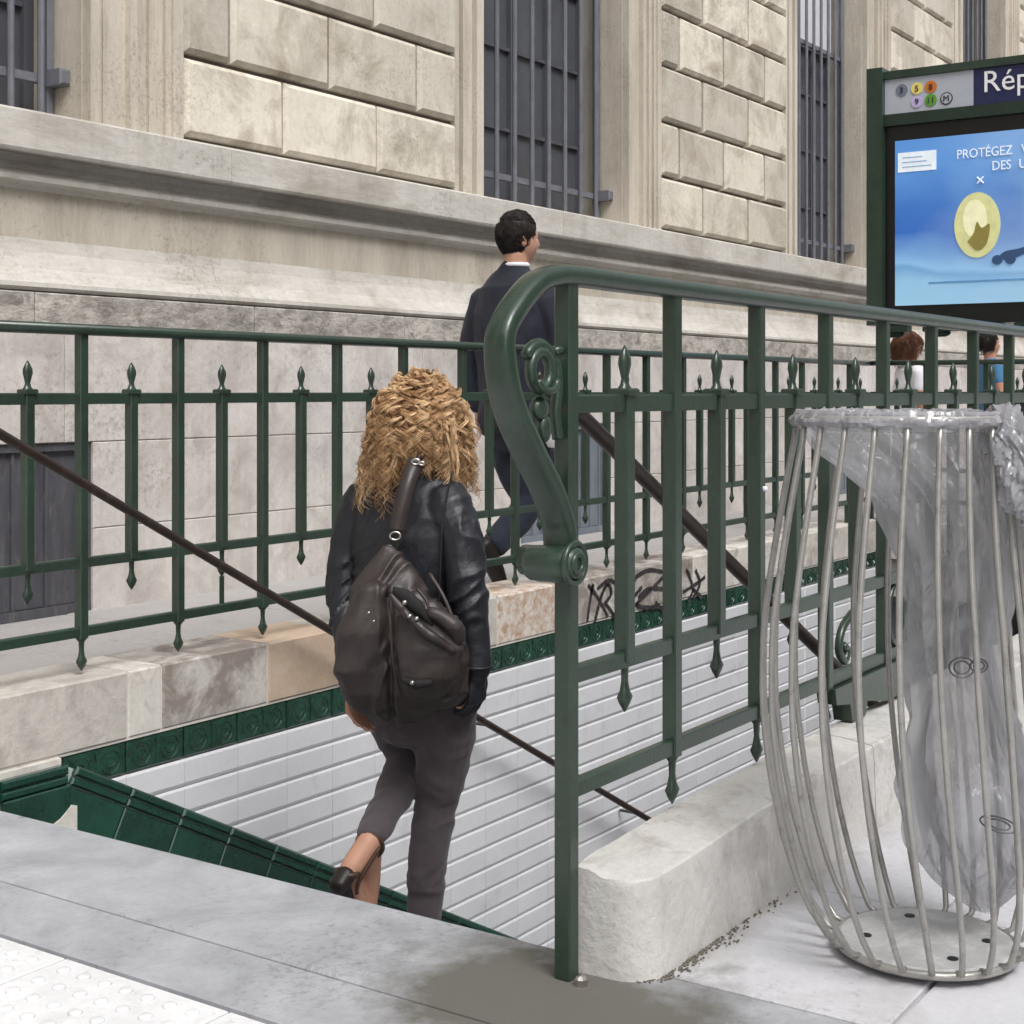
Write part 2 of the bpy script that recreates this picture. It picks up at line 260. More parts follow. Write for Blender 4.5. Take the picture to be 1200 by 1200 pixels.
# ------------------------------------------------------------------ mesh helpers
WL = {}
class MB:
    def __init__(s): s.v, s.f, s.t = [], [], []
    def box(s, x0, x1, y0, y1, z0, z1):
        i = len(s.v)
        s.v += [Vector(p) for p in ((x0,y0,z0),(x1,y0,z0),(x1,y1,z0),(x0,y1,z0),(x0,y0,z1),(x1,y0,z1),(x1,y1,z1),(x0,y1,z1))]
        s.f += [tuple(i+j for j in q) for q in ((0,3,2,1),(4,5,6,7),(0,1,5,4),(1,2,6,5),(2,3,7,6),(3,0,4,7))]
        return s
    def cbox(s, x0, x1, y0, y1, z0, z1, c=.008, axis='y-', jit=0):
        """box whose face on one side is inset by c all round (a chamfered stone, tile or slab)"""
        i = len(s.v); r = lambda: random.uniform(-jit, jit) if jit else 0
        if axis == 'y-': # front at y0
            s.v += [Vector(p) for p in ((x0,y1,z0),(x1,y1,z0),(x1,y1,z1),(x0,y1,z1),(x0,y0+c,z0),(x1,y0+c,z0),(x1,y0+c,z1),(x0,y0+c,z1),
                     (x0+c,y0+r(),z0+c),(x1-c,y0+r(),z0+c),(x1-c,y0+r(),z1-c),(x0+c,y0+r(),z1-c))]
        elif axis == 'z+':
            s.v += [Vector(p) for p in ((x1,y0,z0),(x0,y0,z0),(x0,y1,z0),(x1,y1,z0),(x1,y0,z1-c),(x0,y0,z1-c),(x0,y1,z1-c),(x1,y1,z1-c),
                     (x1-c,y0+c,z1+r()),(x0+c,y0+c,z1+r()),(x0+c,y1-c,z1+r()),(x1-c,y1-c,z1+r()))]
            s.f += [tuple(i+j for j in q) for q in ((0,1,2,3),(0,4,5,1),(1,5,6,2),(2,6,7,3),(3,7,4,0),(4,8,9,5),(5,9,10,6),(6,10,11,7),(7,11,8,4),(8,11,10,9))]
            return s
        s.f += [tuple(i+j for j in q) for q in ((0,3,2,1)[::-1],(0,1,5,4)[::-1],(1,2,6,5)[::-1],(2,3,7,6)[::-1],(3,0,4,7)[::-1],(4,5,9,8)[::-1],(5,6,10,9)[::-1],(6,7,11,10)[::-1],(7,4,8,11)[::-1],(8,9,10,11)[::-1])]
        return s
    def ring(s, pts):
        i = len(s.v); s.v += [Vector(p) for p in pts]; return list(range(i, i+len(pts)))
    def skin(s, rings, closed=False, caps=True):
        n = len(rings[0]); m = len(rings)
        for k in range(m if closed else m-1):
            a, b = rings[k], rings[(k+1) % m]
            for j in range(n): s.f.append((a[j], a[(j+1)%n], b[(j+1)%n], b[j]))
        if caps and not closed: s.f.append(tuple(rings[0][::-1])); s.f.append(tuple(rings[-1]))
    def tube(s, pts, r, n=8, closed=False, side=None, flat_=1.0):
        pts = [Vector(p) for p in pts]; m = len(pts); rr = r if isinstance(r, (list, tuple)) else [r]*m
        rings = []; u = side
        for k in range(m):
            a = pts[(k-1) % m] if (closed or k) else pts[0]; b = pts[(k+1) % m] if (closed or k < m-1) else pts[-1]
            t = (b-a).normalized() if (b-a).length > 1e-9 else Vector((0,0,1))
            if u is None: u = t.orthogonal()
            u = (u - t*u.dot(t)); u = u.normalized() if u.length > 1e-6 else t.orthogonal().normalized()
            v = t.cross(u)
            rings.append(s.ring([pts[k]+u*(cos(2*pi*j/n)*rr[k])+v*(sin(2*pi*j/n)*rr[k]*flat_) for j in range(n)]))
        s.skin(rings, closed); return s
    def lathe(s, c, prof, n=16, sx=1, sy=1):
        c = Vector(c)
        s.skin([s.ring([c+Vector((r*cos(2*pi*j/n)*sx, r*sin(2*pi*j/n)*sy, z)) for j in range(n)]) for r, z in prof]); return s
    def loft(s, secs, n=18, power=1.0):
        """secs: (centre, side vector, front vector) with the radii as vector lengths; closed with rounded ends"""
        rings = []
        def R(c, a, b, k=1.0): return s.ring([c+a*(k*cos(2*pi*j/n))+b*(k*sin(2*pi*j/n)) for j in range(n)])
        c0, a0, b0 = secs[0]; c1 = secs[1][0]; t = (c0-c1).normalized(); q = min(a0.length, b0.length)*.6
        for h, k in ((1, .05), (.8, .6), (.4, .9)): rings.append(R(c0+t*q*h, a0, b0, k))
        for c, a, b in secs: rings.append(R(c, a, b))
        c0, a0, b0 = secs[-1]; c1 = secs[-2][0]; t = (c0-c1).normalized(); q = min(a0.length, b0.length)*.6
        for h, k in ((.4, .9), (.8, .6), (1, .05)): rings.append(R(c0+t*q*h, a0, b0, k))
        s.skin(rings); return s
    def limb(s, pts, rad, n=14, sub=3):
        P, Rr = [], []
        for k in range(len(pts)-1):
            for j in range(sub):
                t = j/sub; P.append(crv(pts, k, t)); Rr.append(rad[k]*(1-t)+rad[k+1]*t)
        P.append(Vector(pts[-1])); Rr.append(rad[-1])
        t0 = (P[0]-P[1]).normalized(); t1 = (P[-1]-P[-2]).normalized()
        A = [(P[0]+t0*Rr[0]*.9, Rr[0]*.1), (P[0]+t0*Rr[0]*.6, Rr[0]*.75)]; B = [(P[-1]+t1*Rr[-1]*.6, Rr[-1]*.75), (P[-1]+t1*Rr[-1]*.9, Rr[-1]*.1)]
        P = [a for a, _ in A]+P+[a for a, _ in B]; Rr = [a for _, a in A]+Rr+[a for _, a in B]
        return s.tube(P, Rr, n)
    def ball(s, c, rx, ry=None, rz=None, n=16, m=10, fn=None):
        ry = ry or rx; rz = rz or rx; c = Vector(c); rings = []
        for k in range(1, m):
            th = pi*k/m
            rings.append(s.ring([(lambda d: c+(fn(d) if fn else Vector((d.x*rx, d.y*ry, d.z*rz))))(Vector((sin(th)*cos(2*pi*j/n), sin(th)*sin(2*pi*j/n), -cos(th)))) for j in range(n)]))
        s.skin(rings); return s
    def prism(s, pts, y0, y1):
        """outline in x,z extruded along y"""
        a = s.ring([(x, y0, z) for x, z in pts]); b = s.ring([(x, y1, z) for x, z in pts]); s.skin([a, b]); return s
    def mesh(s, name, material, smooth=False, centre=None):
        me = bpy.data.meshes.new(name); c = centre if centre is not None else Vector((0,0,0))
        me.from_pydata([tuple(v-c) for v in s.v], [], s.f)
        me.materials.append(material if not isinstance(material, str) else M[material])
        me.validate(); 
        import bmesh
        bm = bmesh.new(); bm.from_mesh(me); bmesh.ops.recalc_face_normals(bm, faces=bm.faces); bm.to_mesh(me); bm.free()
        if smooth: me.shade_smooth()
        return me
def crv(p, k, t):
    """Catmull-Rom"""
    a = Vector(p[max(k-1, 0)]); b = Vector(p[k]); c = Vector(p[k+1]); d = Vector(p[min(k+2, len(p)-1)])
    return .5*((2*b)+(c-a)*t+(2*a-5*b+4*c-d)*t*t+(3*b-a-3*c+d)*t**3)
def spline(p, sub=6):
    o = []
    for k in range(len(p)-1):
        for j in range(sub): o.append(crv(p, k, j/sub))
    o.append(Vector(p[-1])); return o
def place(name, me, parent=None, loc=(0,0,0), rot=None, kind=None):
    o = bpy.data.objects.new(name, me); COL.objects.link(o)
    loc = Vector(loc); pl = WL.get(parent.name, Vector((0,0,0))) if parent else Vector((0,0,0))
    o.location = loc-pl; WL[o.name] = loc
    if parent: o.parent = parent
    if rot: o.rotation_euler = rot
    if kind: o['kind'] = kind
    return o
def put(name, mb, material, parent=None, smooth=False, kind=None, label=None):
    lo = Vector((min(v.x for v in mb.v), min(v.y for v in mb.v), min(v.z for v in mb.v))); hi = Vector((max(v.x for v in mb.v), max(v.y for v in mb.v), max(v.z for v in mb.v)))
    c = (lo+hi)/2
    o = place(name, mb.mesh(name, material, smooth, c), parent, c, kind=kind)
    if label: o['label'] = label
    return o
def thing(name, label, cat, loc, group=None):
    o = bpy.data.objects.new(name, None); COL.objects.link(o); o.location = loc; o.empty_display_size = .2
    WL[o.name] = Vector(loc); o['label'] = label; o['category'] = cat
    if group: o['group'] = group
    return o
def tag(o, label, cat, group=None):
    o['label'] = label; o['category'] = cat
    if group: o['group'] = group
    return o
def remesh(mb, voxel, smooth_it=4, fn=None):
    me = bpy.data.meshes.new('tmp'); me.from_pydata([tuple(v) for v in mb.v], [], mb.f); me.validate()
    import bmesh
    bm = bmesh.new(); bm.from_mesh(me); bmesh.ops.recalc_face_normals(bm, faces=bm.faces)
    bm.to_mesh(me); bm.free()
    o = bpy.data.objects.new('tmp', me); COL.objects.link(o)
    r = o.modifiers.new('r', 'REMESH'); r.mode = 'VOXEL'; r.voxel_size = voxel
    if smooth_it:
        q = o.modifiers.new('s', 'SMOOTH'); q.factor = .5; q.iterations = smooth_it
    dg = bpy.context.evaluated_depsgraph_get(); dg.update()
    ne = bpy.data.meshes.new_from_object(o.evaluated_get(dg))
    bpy.data.objects.remove(o); bpy.data.meshes.remove(me)
    if fn:
        co = [v.co.copy() for v in ne.vertices]; no = [v.normal.copy() for v in ne.vertices]
        for v, c, n_ in zip(ne.vertices, co, no): v.co = fn(c, n_)
    ne.shade_smooth(); return ne
def put_me(name, me, material, parent=None, label=None):
    me.materials.clear(); me.materials.append(M[material]); me.name = name
    c = sum((v.co for v in me.vertices), Vector())/max(1, len(me.vertices))
    me.transform(Matrix.Translation(-c)); o = place(name, me, parent, c)
    if label: o['label'] = label
    return o
def text_mesh(s, size, material, extrude=.002):
    cu = bpy.data.curves.new('t', 'FONT'); cu.body = s; cu.size = size; cu.extrude = extrude; cu.resolution_u = 3
    o = bpy.data.objects.new('t', cu); COL.objects.link(o)
    dg = bpy.context.evaluated_depsgraph_get(); dg.update()
    me = bpy.data.meshes.new_from_object(o.evaluated_get(dg)); bpy.data.objects.remove(o)
    me.materials.clear(); me.materials.append(M[material]); return me

# ================================================================== GROUND
g = MB(); G0, G1, H0, H1 = 2.36, 9.45, 1.46, 3.45    # the stairwell opening
for x0, x1, y0, y1 in ((-400, G0-.02, -400, 400), (G1+.02, 400, -400, 400), (G0-.02, G1+.02, -400, H0-.08), (G0-.02, G1+.02, H1+.2, 400)):
    g.f.append(tuple(g.ring([(x0,y0,-.012),(x1,y0,-.012),(x1,y1,-.012),(x0,y1,-.012)])))
ground = put('ground', g, 'pavement', kind='structure')
pv = MB(); pv.box(-3, 60, 3.72, 5.6, -.01, .052)
walk = put('pavement', pv, 'pavement', kind='structure')
y = 3.72
for row, dy in enumerate((.52, .54, .56)):
    x = -2+.3*row
    while x < 22:
        L_ = random.uniform(.8, 1.1); b = MB().cbox(x+.004, x+L_-.004, y+.004, y+dy-.004, .0, .060+random.uniform(-.002, .002), .006, 'z+'); put('paving_slab', b, 'slab2', walk); x += L_
    y += dy
kerb = put('landing', MB().box(-1.2, 2.340, -2.2, 6.0, -.6, -.022), 'grout', kind='structure')
# two long slab bands at the mouth of the stair, then the tactile pavers
for x0, x1, yy in ((2.026, 2.36, (-1.2, .25, 3.95, 5.3)), (1.82, 2.016, (-1.2, .55, 4.1, 5.3))):
    for a, b_ in zip(yy, yy[1:]):
        put('kerb_slab', MB().cbox(x0+.0025, x1-.0025, a+.002, b_-.002, -.05, 0, .006 if x1 > 2.3 else .002, 'z+'), 'slab', kerb)
stud = MB().lathe((0,0,0), [(.0130, 0), (.0125, .0035), (.010, .0055), (.003, .006)], 10)
stud_me = stud.mesh('stud', 'tactile', True)
nst = 0
yy = 2.22-.42*9
while yy < 3.9:
    for x0 in (1.395, .97, .55):
        p = put('tactile_paver', MB().cbox(x0+.003, x0+.417, yy+.003, yy+.417, -.05, -.002, .002, 'z+'), 'tactile', kerb)
        if x0 > 1.2 and 1.2 < yy < 3.4:
            for i in range(7):
                for j in range(7):
                    if nst < 290: place('stud', stud_me, p, (x0+.045+i*.055+(.0), yy+.045+j*.055, -.003)); nst += 1
        else:
            s_ = MB()
            for i in range(7):
                for j in range(7): s_.lathe((x0+.045+i*.055, yy+.045+j*.055, -.003), [(.0135, 0), (.010, .004), (.003, .005)], 6)
            put('stud_field', s_, 'tactile', p, True, kind='stuff')
    yy += .42
# large pale slabs on the bin's side of the plinth
x = 2.02
cols = [(2.364, 2.95), (2.95, 3.75), (3.75, 4.6), (4.6, 5.5), (5.5, 6.4), (6.4, 7.3), (7.3, 8.3), (8.3, 9.6), (9.6, 10.9), (10.9, 12.2)]
for k, (x0, x1) in enumerate(cols):
    off = .0 if k % 2 else -.33
    edges = [1.275, .95+off*.3, .30+off*.4, -.4+off, -1.15+off, -2.0]
    for a, b_ in zip(edges[1:], edges): put('paving_slab', MB().cbox(x0+.003, x1-.003, a+.004, b_-.004, -.05, random.uniform(-.003, 0), .003, 'z+'), 'slab2', kerb)

# ================================================================== STAIRS
st = thing('staircase', 'grey stone stairs going down from the pavement between the tiled wall and the railing plinth', 'stairs', (2.36, 2.45, -.15))
RISE, TREAD = .15, .285
for k in range(1, 18):
    x0 = 2.362+TREAD*(k-1)
    put('step', MB().cbox(x0, x0+TREAD+.03, 1.49, 3.36, -.15*k-.5, -.15*k, .008, 'z+'), 'stair', st)
x0 = 2.36+TREAD*17
put('landing', MB().box(x0+.032, 13, 1.49, 3.36, -2.9, -.15*18), 'stair', st)
put('end_wall', MB().box(12.9, 13, 1.4, 3.5, -2.7, -.3), 'wtile', st)
put('passage_roof', MB().box(9.46, 13, 1.3, 3.7, -.3, -.06), 'slab2', st)
for y0, y1 in ((1.30, 1.40), (3.46, 3.6)): put('passage_wall', MB().box(9.46, 13, y0, y1, -2.7, -.31), 'wtile', st)

# ---- far side wall: kerb stones, green frieze, white tiles, sloping green dado
fw = thing('stairwell_wall', 'tiled far wall of the stairwell with stone kerb, green frieze and white tiles', 'wall', (6, 3.5, 0))
put('backing', MB().box(1.0, 9.5, 3.478, 3.70, -2.9, -.008), 'tgrout', fw)
put('kerb_core', MB().box(1.0, 9.5, 3.455, 3.715, -.004, .1995), 'mortar_w', fw)
def kx(px): return WY(px, 800, 3.45).x
ks = [1.0, 2.0, kx(-60)-.0, kx(150), kx(190), kx(314), kx(398), kx(470), kx(583), kx(652)]
ks = [1.0, 1.9] + [v for v in ks[2:]]
mts = ['cap', 'cap', 'cap', 'mortar_w', 'cap_grey', 'cap_tan', 'cap', 'cap', 'cap_spot']
x = ks[-1]
while x < 9.4: x += random.uniform(.55, .95); ks.append(min(x, 9.5)); mts.append(random.choice(['cap', 'cap', 'cap_grey']))
for a, b_, m_ in zip(ks, ks[1:], mts):
    if b_-a > .03: put('kerb_stone', MB().cbox(a+.002, b_-.002, 3.45, 3.72, .003, .205, .006, 'y-', .002), m_, fw)
fr = MB().cbox(-.1148, .1148, -.014, .02, -.048, .048, .004)
for zc in (0,):
    for i in range(-1, 2, 2):
        for r0 in (.036, .016): fr.tube([(i*.057+r0*cos(a*pi/8), -.014, r0*sin(a*pi/8)) for a in range(16)], .0035, 4, closed=True)
    fr.tube([(0, -.014, -.04), (.006, -.014, 0), (0, -.014, .04)], .005, 4)
fr_me = fr.mesh('frieze_tile', 'ftile')
X0 = 2.81
x = X0-.235*6+.117
xs_t = []
while x < 9.4: xs_t.append(x); x += .2355
for x in xs_t:
    if x > 2.75: place('frieze_tile', fr_me, fw, (x, 3.472, -.055))
m_ = .15/.285; al = math.atan(m_)
wt = MB(); wt.skin([wt.ring([(x_, y_, z_) for y_, z_ in ((.012, -.0428), (-.0075, -.0428), (-.0125, -.031), (-.0125, .035), (-.0085, .0428), (.012, .0428))]) for x_ in (-.1170, .1170)]); wt_me = wt.mesh('white_tile', 'wtile')
cells = []
for x in xs_t:
    if x < 2.75: continue
    for r in range(28):
        z = -.152-.088*r
        top = -.02-(x-.117-X0)*m_
        if z+.044 < top-.30: break
        cells.append((x, z))
cells.sort(key=lambda c: c[0]-.25*c[1]*0)
rest = MB()
for k, (x, z) in enumerate(cells):
    if k < 290: place('white_tile', wt_me, fw, (x, 3.470, z))
    else: rest.cbox(x-.1165, x+.1165, 3.459, 3.48, z-.0425, z+.0425, .008)
if rest.v: put('white_tile_field', rest, 'wtile', fw, kind='stuff')
# dado (its own frame: u down the slope, v square to it)
dd = MB(); dd.prism([(X0, -.03), (9.4, -.03-(9.4-X0)*m_), (9.4, -.6-(9.4-X0)*m_), (X0-.2, -.6), (X0-1.8, -.6), (X0-1.8, -.03)], 3.428, 3.458)
put('dado_backing', dd, 'lgrout', fw)
b1 = MB().cbox(-.1147, .1147, -.008, .010, -.345, -.060, .003).mesh('dado_tile', 'gtile')
b2 = MB().cbox(-.1147, .1147, -.014, .010, -.027, 0, .006).mesh('cap_tile', 'gtile')
b3 = MB().cbox(-.1147, .1147, -.012, .010, -.055, -.032, .005).mesh('bead_tile', 'gtile')
for k in range(32):
    u = .02+.117+.2345*k; P = Vector((X0, 3.424, -.018))+Vector((cos(al), 0, -sin(al)))*u
    for nm, me in (('dado_tile', b1), ('cap_tile', b2), ('bead_tile', b3)): place(nm, me, fw, P, (0, al, 0))
for k in range(7):
    P = Vector((X0-.117-.01-.235*k, 3.424, -.018))
    for nm, me in (('dado_tile', b1), ('cap_tile', b2), ('bead_tile', b3)):
        if not (k == 0 and nm == 'dado_tile'): place(nm, me, fw, P)
put('dado_tile', MB().cbox(X0-.235, X0-.005, 3.412, 3.434, -.36, -.076, .004), 'gtile', fw)
put('mortar_fill', MB().box(1.0, X0-.02, 3.438, 3.478, -.05, -.002), 'mortar_w', fw)
put('plaster_patch', MB().prism([(X0-.11, -.36), (X0-.115, -.215), (X0-.085, -.18), (X0-.045, -.165), (X0-.005, -.135), (X0+.012, -.14), (X0+.012, -.38)], 3.408, 3.43), 'mortar_w', fw, label='broken patch of bare whitish plaster where green tiles meet')
# graffiti on the kerb stones
def stroke(mb, pts, wd, Y=3.447):
    P = spline([WY(a, b_, Y) for a, b_ in pts], 5)
    for a, b_ in zip(P, P[1:]):
        t = (b_-a); t.y = 0; n = Vector((-t.z, 0, t.x)).normalized()*wd*.5*random.uniform(.8, 1.15); e = t.normalized()*.003
        mb.f.append(tuple(mb.ring([a-e-n, b_+e-n, b_+e+n, a-e+n])))
gf = MB()
for pts in ([(688,728),(692,700),(695,685)], [(689,686),(700,700),(712,722)], [(697,728),(704,700),(712,684),(716,696),(708,708)], [(708,706),(716,716),(722,726)],
            [(722,686),(732,682),(744,678),(734,694),(726,700)], [(728,716),(742,700),(752,688)], [(745,676),(760,668),(777,670)], [(777,676),(762,692),(745,708)], [(745,709),(757,712),(771,711)], [(768,706),(776,714)],
            [(806,672),(812,690),(806,704)], [(800,694),(816,684),(826,676)], [(812,690),(822,700)], [(804,668),(808,674)], [(700,690),(716,680),(730,700),(740,716)], [(748,700),(760,690),(776,690)], [(815,668),(820,684),(812,700)]):
    stroke(gf, pts, .021)
put('graffiti', gf, 'paint', fw, label='black spray scrawl across the pale kerb stones')

# ---- near side: white plinth under the railing
pl = thing('stone_plinth', 'low whitewashed stone plinth under the green railing, its near end rounded and worn', 'plinth', (5.8, 1.36, 0))
def plinth_piece(x0, x1, first=False):
    mb = MB(); rings = []; n = max(3, int((x1-x0)/.05)); xs = [x0+(x1-x0)*k/n for k in range(n+1)]
    if first: xs = [x0, x0+.004, x0+.012, x0+.025, x0+.04, x0+.055, x0+.07, x0+.09]+[x for x in xs if x > x0+.11]
    for k, x in enumerate(xs):
        q = .075; u = min(x-x0, q); ins = q-math.sqrt(max(0, q*q-(q-u)**2)) if first else 0
        y0, y1 = 1.262+ins, 1.432-ins*.25; zt = .188+.022*min(1, (x-2.285)/.5)
        prof = [(y0-.006, -.02), (y0-.004, .05), (y0-.001, .12), (y0, .15), (y0+.001, zt-.022), (y0+.0025, zt-.014), (y0+.007, zt-.010), (y0*.7+y1*.3, zt-.005), ((y0+y1)/2, zt), (y1-.02, zt), (y1, zt-.02), (y1, .06), (y1, -.02)]
        j = lambda a_, b2: noise.noise(Vector((x*3.2, a_*5, b2*7)))*.0025+noise.noise(Vector((x*17, a_*26, b2*22)))*.0016
        rings.append(mb.ring([(x+(j(b2, a_) if k < 2 and first else 0), a_+j(a_, b2), b2+(j(b2, a_)*.7 if b2 > .1 else 0)) for a_, b2 in prof]))
    mb.skin(rings); return mb
for a, b_ in ((2.285, 3.42), (3.425, 4.6), (4.605, 5.8), (5.805, 7.0), (7.005, 8.2), (8.205, 9.45)):
    put('plinth_stone', plinth_piece(a, b_, a < 2.3), 'plinth', pl, True).data.set_sharp_from_angle(angle=math.radians(24))
dbm = MB()
for k in range(300):
    x_ = 2.3+abs(random.gauss(0, .28)); y_ = 1.258-abs(random.gauss(0, .008))*(1+2*abs(noise.noise(Vector((x_*6, 0, 0))))); q = random.uniform(.001, .0042)
    if x_ < 2.36: y_ += (2.36-x_)**2*9
    dbm.ball((x_, y_, .001), q, q*.8, q*.5, 6, 4)
tag(put('soil_crumbs', dbm, 'soil', None, kind='stuff'), 'dark soil and moss crumbs gathered along the foot of the whitewashed plinth', 'dirt')
put('retaining_wall', MB().box(2.37, 9.45, 1.38, 1.47, -2.9, -.015), 'lgrout', pl)
put('inner_tile_lining', MB().box(2.40, 9.45, 1.4705, 1.483, -2.9, -.03), 'wtile', pl)

# ================================================================== RAILINGS
def spear(mb, z, up, sc=1):
    """leaf-shaped finial; z is where it leaves the bar"""
    s = 1 if up else -1
    prof = [(.021, 0), (.021, .006), (.012, .016), (.0085, .028), (.012, .040), (.0165, .056), (.0155, .068), (.007, .084), (.0015, .092)]
    if not up: prof = [(.018, 0), (.018, .006), (.010, .014), (.0085, .040), (.012, .058), (.0195, .072), (.013, .085), (.002, .100)]
    mb.lathe((0, 0, z), [(r*sc, s*h*sc) for r, h in prof], 8, 1, .7); return mb
hb = .0155
def bar_mesh(z0, z1):
    mb = MB(); c = .003
    pr = [(-hb+c,-hb),(hb-c,-hb),(hb,-hb+c),(hb,hb-c),(hb-c,hb),(-hb+c,hb),(-hb,hb-c),(-hb,-hb+c)]
    mb.skin([mb.ring([(a, b_, z) for a, b_ in pr]) for z in (z0, z1)]); return mb
post_me = bar_mesh(.315, 1.238).mesh('post', 'green'); bal_me = bar_mesh(.535, 1.045).mesh('baluster', 'green')
up_me = spear(MB(), 1.045, True).mesh('finial', 'green', True); dn1 = spear(MB(), .318, False).mesh('drop_finial', 'green', True); dn2 = spear(MB(), .538, False).mesh('drop_finial', 'green', True)
col_me = MB().cbox(-.021, .021, -.021, .021, -.004, .010, .003, 'z+').mesh('collar', 'green')
def straight_railing(t, pos, axis, other, rails_to, top_y=True, skip_top=False):
    """bars every .385 m from pos[0]; axis 0 runs along X, 1 along Y"""
    def at(u, z=0): return (u, other, z) if axis == 0 else (other, u, z)
    for k, u in enumerate(pos):
        if k % 2 == 0:
            p = place('post', post_me, t, at(u)); place('drop_finial', dn1, p, at(u))
        else:
            p = place('baluster', bal_me, t, at(u)); place('finial', up_me, p, at(u)); place('drop_finial', dn2, p, at(u))
            place('collar', col_me, p, at(u, 1.045))
    a, b_ = rails_to
    for z, h in ((1.027, .034), (.540, .030), (.335, .030)):
        mb = MB()
        if axis == 0: mb.cbox(a, b_, other-.011, other+.011, z-h/2, z+h/2, .004, 'z+')
        else: mb.cbox(other-.011, other+.011, a, b_, z-h/2, z+h/2, .004, 'z+')
        put('rail', mb, 'green', t)
def strap(mb, pts, wd, th, n=12, side=Vector((0, 1, 0))):
    rings = []
    for k, p in enumerate(pts):
        a = pts[max(k-1, 0)]; b_ = pts[min(k+1, len(pts)-1)]; t = (b_-a).normalized(); v = t.cross(side).normalized()
        w_ = wd[k] if isinstance(wd, list) else wd; h_ = th[k] if isinstance(th, list) else th
        def se(c, s): return (abs(c)**.6*(1 if c >= 0 else -1), abs(s)**.75*(1 if s >= 0 else -1))
        rings.append(mb.ring([p+side*(w_/2*se(cos(2*pi*j/n), 0)[0])+v*(h_/2*se(0, sin(2*pi*j/n))[1]) for j in range(n)]))
    mb.skin(rings); return mb
def end_scroll(t, x_post, Y):
    """handrail sweeping out past the newel post and curling under into a roll"""
    def Q(px, py): p = WY(px, py, 1.40); return Vector((p.x-2.25+x_post, Y, p.z))
    raw = [Q(1500, 437-3), Q(1150, 395-2), Q(900, 364-2), Q(760, 346-2), Q(690, 337-2), Q(650, 331), Q(622, 336), Q(603, 356), Q(589, 384), Q(587, 430), Q(597, 478), Q(617, 525), Q(640, 572), Q(655, 615), Q(657, 648)]
    raw = [Vector((9.42, Y, 1.25)), Vector((6, Y, 1.252)), Vector((x_post+.6, Y, 1.255)), Vector((x_post+.2, Y, 1.256)), Vector((x_post+.03, Y, 1.257)), Vector((x_post-.05, Y, 1.252)), Vector((x_post-.12, Y, 1.228))] + raw[8:]
    P = raw[:3]+spline(raw[3:], 7)
    mb = MB(); wd = [.052+.013*max(0, min(1, (k-30)/20)) for k in range(len(P))]
    strap(mb, P, wd, .038, 14)
    put('handrail', mb, 'green', t, True)
    e = raw[-1]; c = Vector((e.x-.034, Y, e.z-.012))
    sp = []
    for k in range(22):
        a = .35-k*.42; r = .036*(1-k/30); sp.append(c+Vector((r*cos(a), 0, r*sin(a))))
    mb = MB(); strap(mb, sp, [.085+.001*k for k in range(22)], .014, 10); 
    mb.tube([c+Vector((0, -.056, 0)), c+Vector((0, .056, 0))], .027, 20)
    put('scroll_end', mb, 'green', t, True)
    mb = MB()
    mb.tube([c+Vector((.035*cos(a*pi/12), -.050, .035*sin(a*pi/12))) for a in range(24)], .006, 6, closed=True)
    mb.tube([c+Vector((.016*cos(a*pi/8), -.056, .016*sin(a*pi/8))) for a in range(16)], .006, 6, closed=True)
    put('scroll_rim', mb, 'green', t, True)
    # rosette between strap and post
    c = Vector((x_post-.092, Y, 1.085)); mb = MB()
    mb.tube([c+Vector((.031*cos(a*pi/12), -.004, .033*sin(a*pi/12))) for a in range(24)], .0105, 10, closed=True)
    mb.tube([c+Vector((.030*cos(a*pi/10), -.018+.004*sin(a*pi/10), -.016+.020*sin(a*pi/10))) for a in range(10, 21)], .0075, 8)
    mb.tube([c+Vector((.040*cos(a*pi/10), 0, .012+.034*sin(a*pi/10))) for a in range(1, 10)], .011, 8)
    mb.ball(c+Vector((.0, -.002, -.066)), .024, .015, .022, 14, 8); mb.ball(c+Vector((.012, -.004, -.100)), .017, .012, .026, 12, 8)
    mb.tube(spline([c+Vector((.034, 0, .022)), c+Vector((.056, 0, .010)), c+Vector((.062, 0, -.03)), c+Vector((.055, 0, -.075)), c+Vector((.064, 0, -.12))], 5), .011, 8)
    mb.tube([c+Vector((.05, 0, .035)), c+Vector((.088, 0, .04))], .008, 8)
    put('rosette', mb, 'green', t, True)
    mb = bar_mesh(0.0, 1.24); s_ = 1.08
    for v in mb.v: v.x = v.x*s_+x_post; v.y = v.y*s_+Y; v.z = max(v.z, .002)
    put('newel_post', mb, 'green', t)
nr = thing('iron_railing', 'nearest green iron railing with spear bars, curled handrail end and rosette beside the bin', 'railing', (2.25, 1.4, 0), 'green railings round the stairwell')
straight_railing(nr, [2.25+.2015*k for k in range(2, 36)], 0, 1.40, (2.27, 9.42))
b0 = place('baluster', bal_me, nr, (2.46, 1.40, 0)); place('finial', up_me, b0, (2.46, 1.40, 0)); place('drop_finial', dn2, b0, (2.46, 1.40, 0)); place('collar', col_me, b0, (2.46, 1.40, 1.045))
end_scroll(nr, 2.25, 1.40)
put('rivet', MB().ball((3.06, 1.382, .83), .0075, n=10, m=6), 'white_c', nr, True)
put('anchor_bolt', MB().lathe((2.235, 1.36, 0), [(.012, 0), (.012, .012), (.007, .018), (.003, .02)], 8), 'metal', nr)
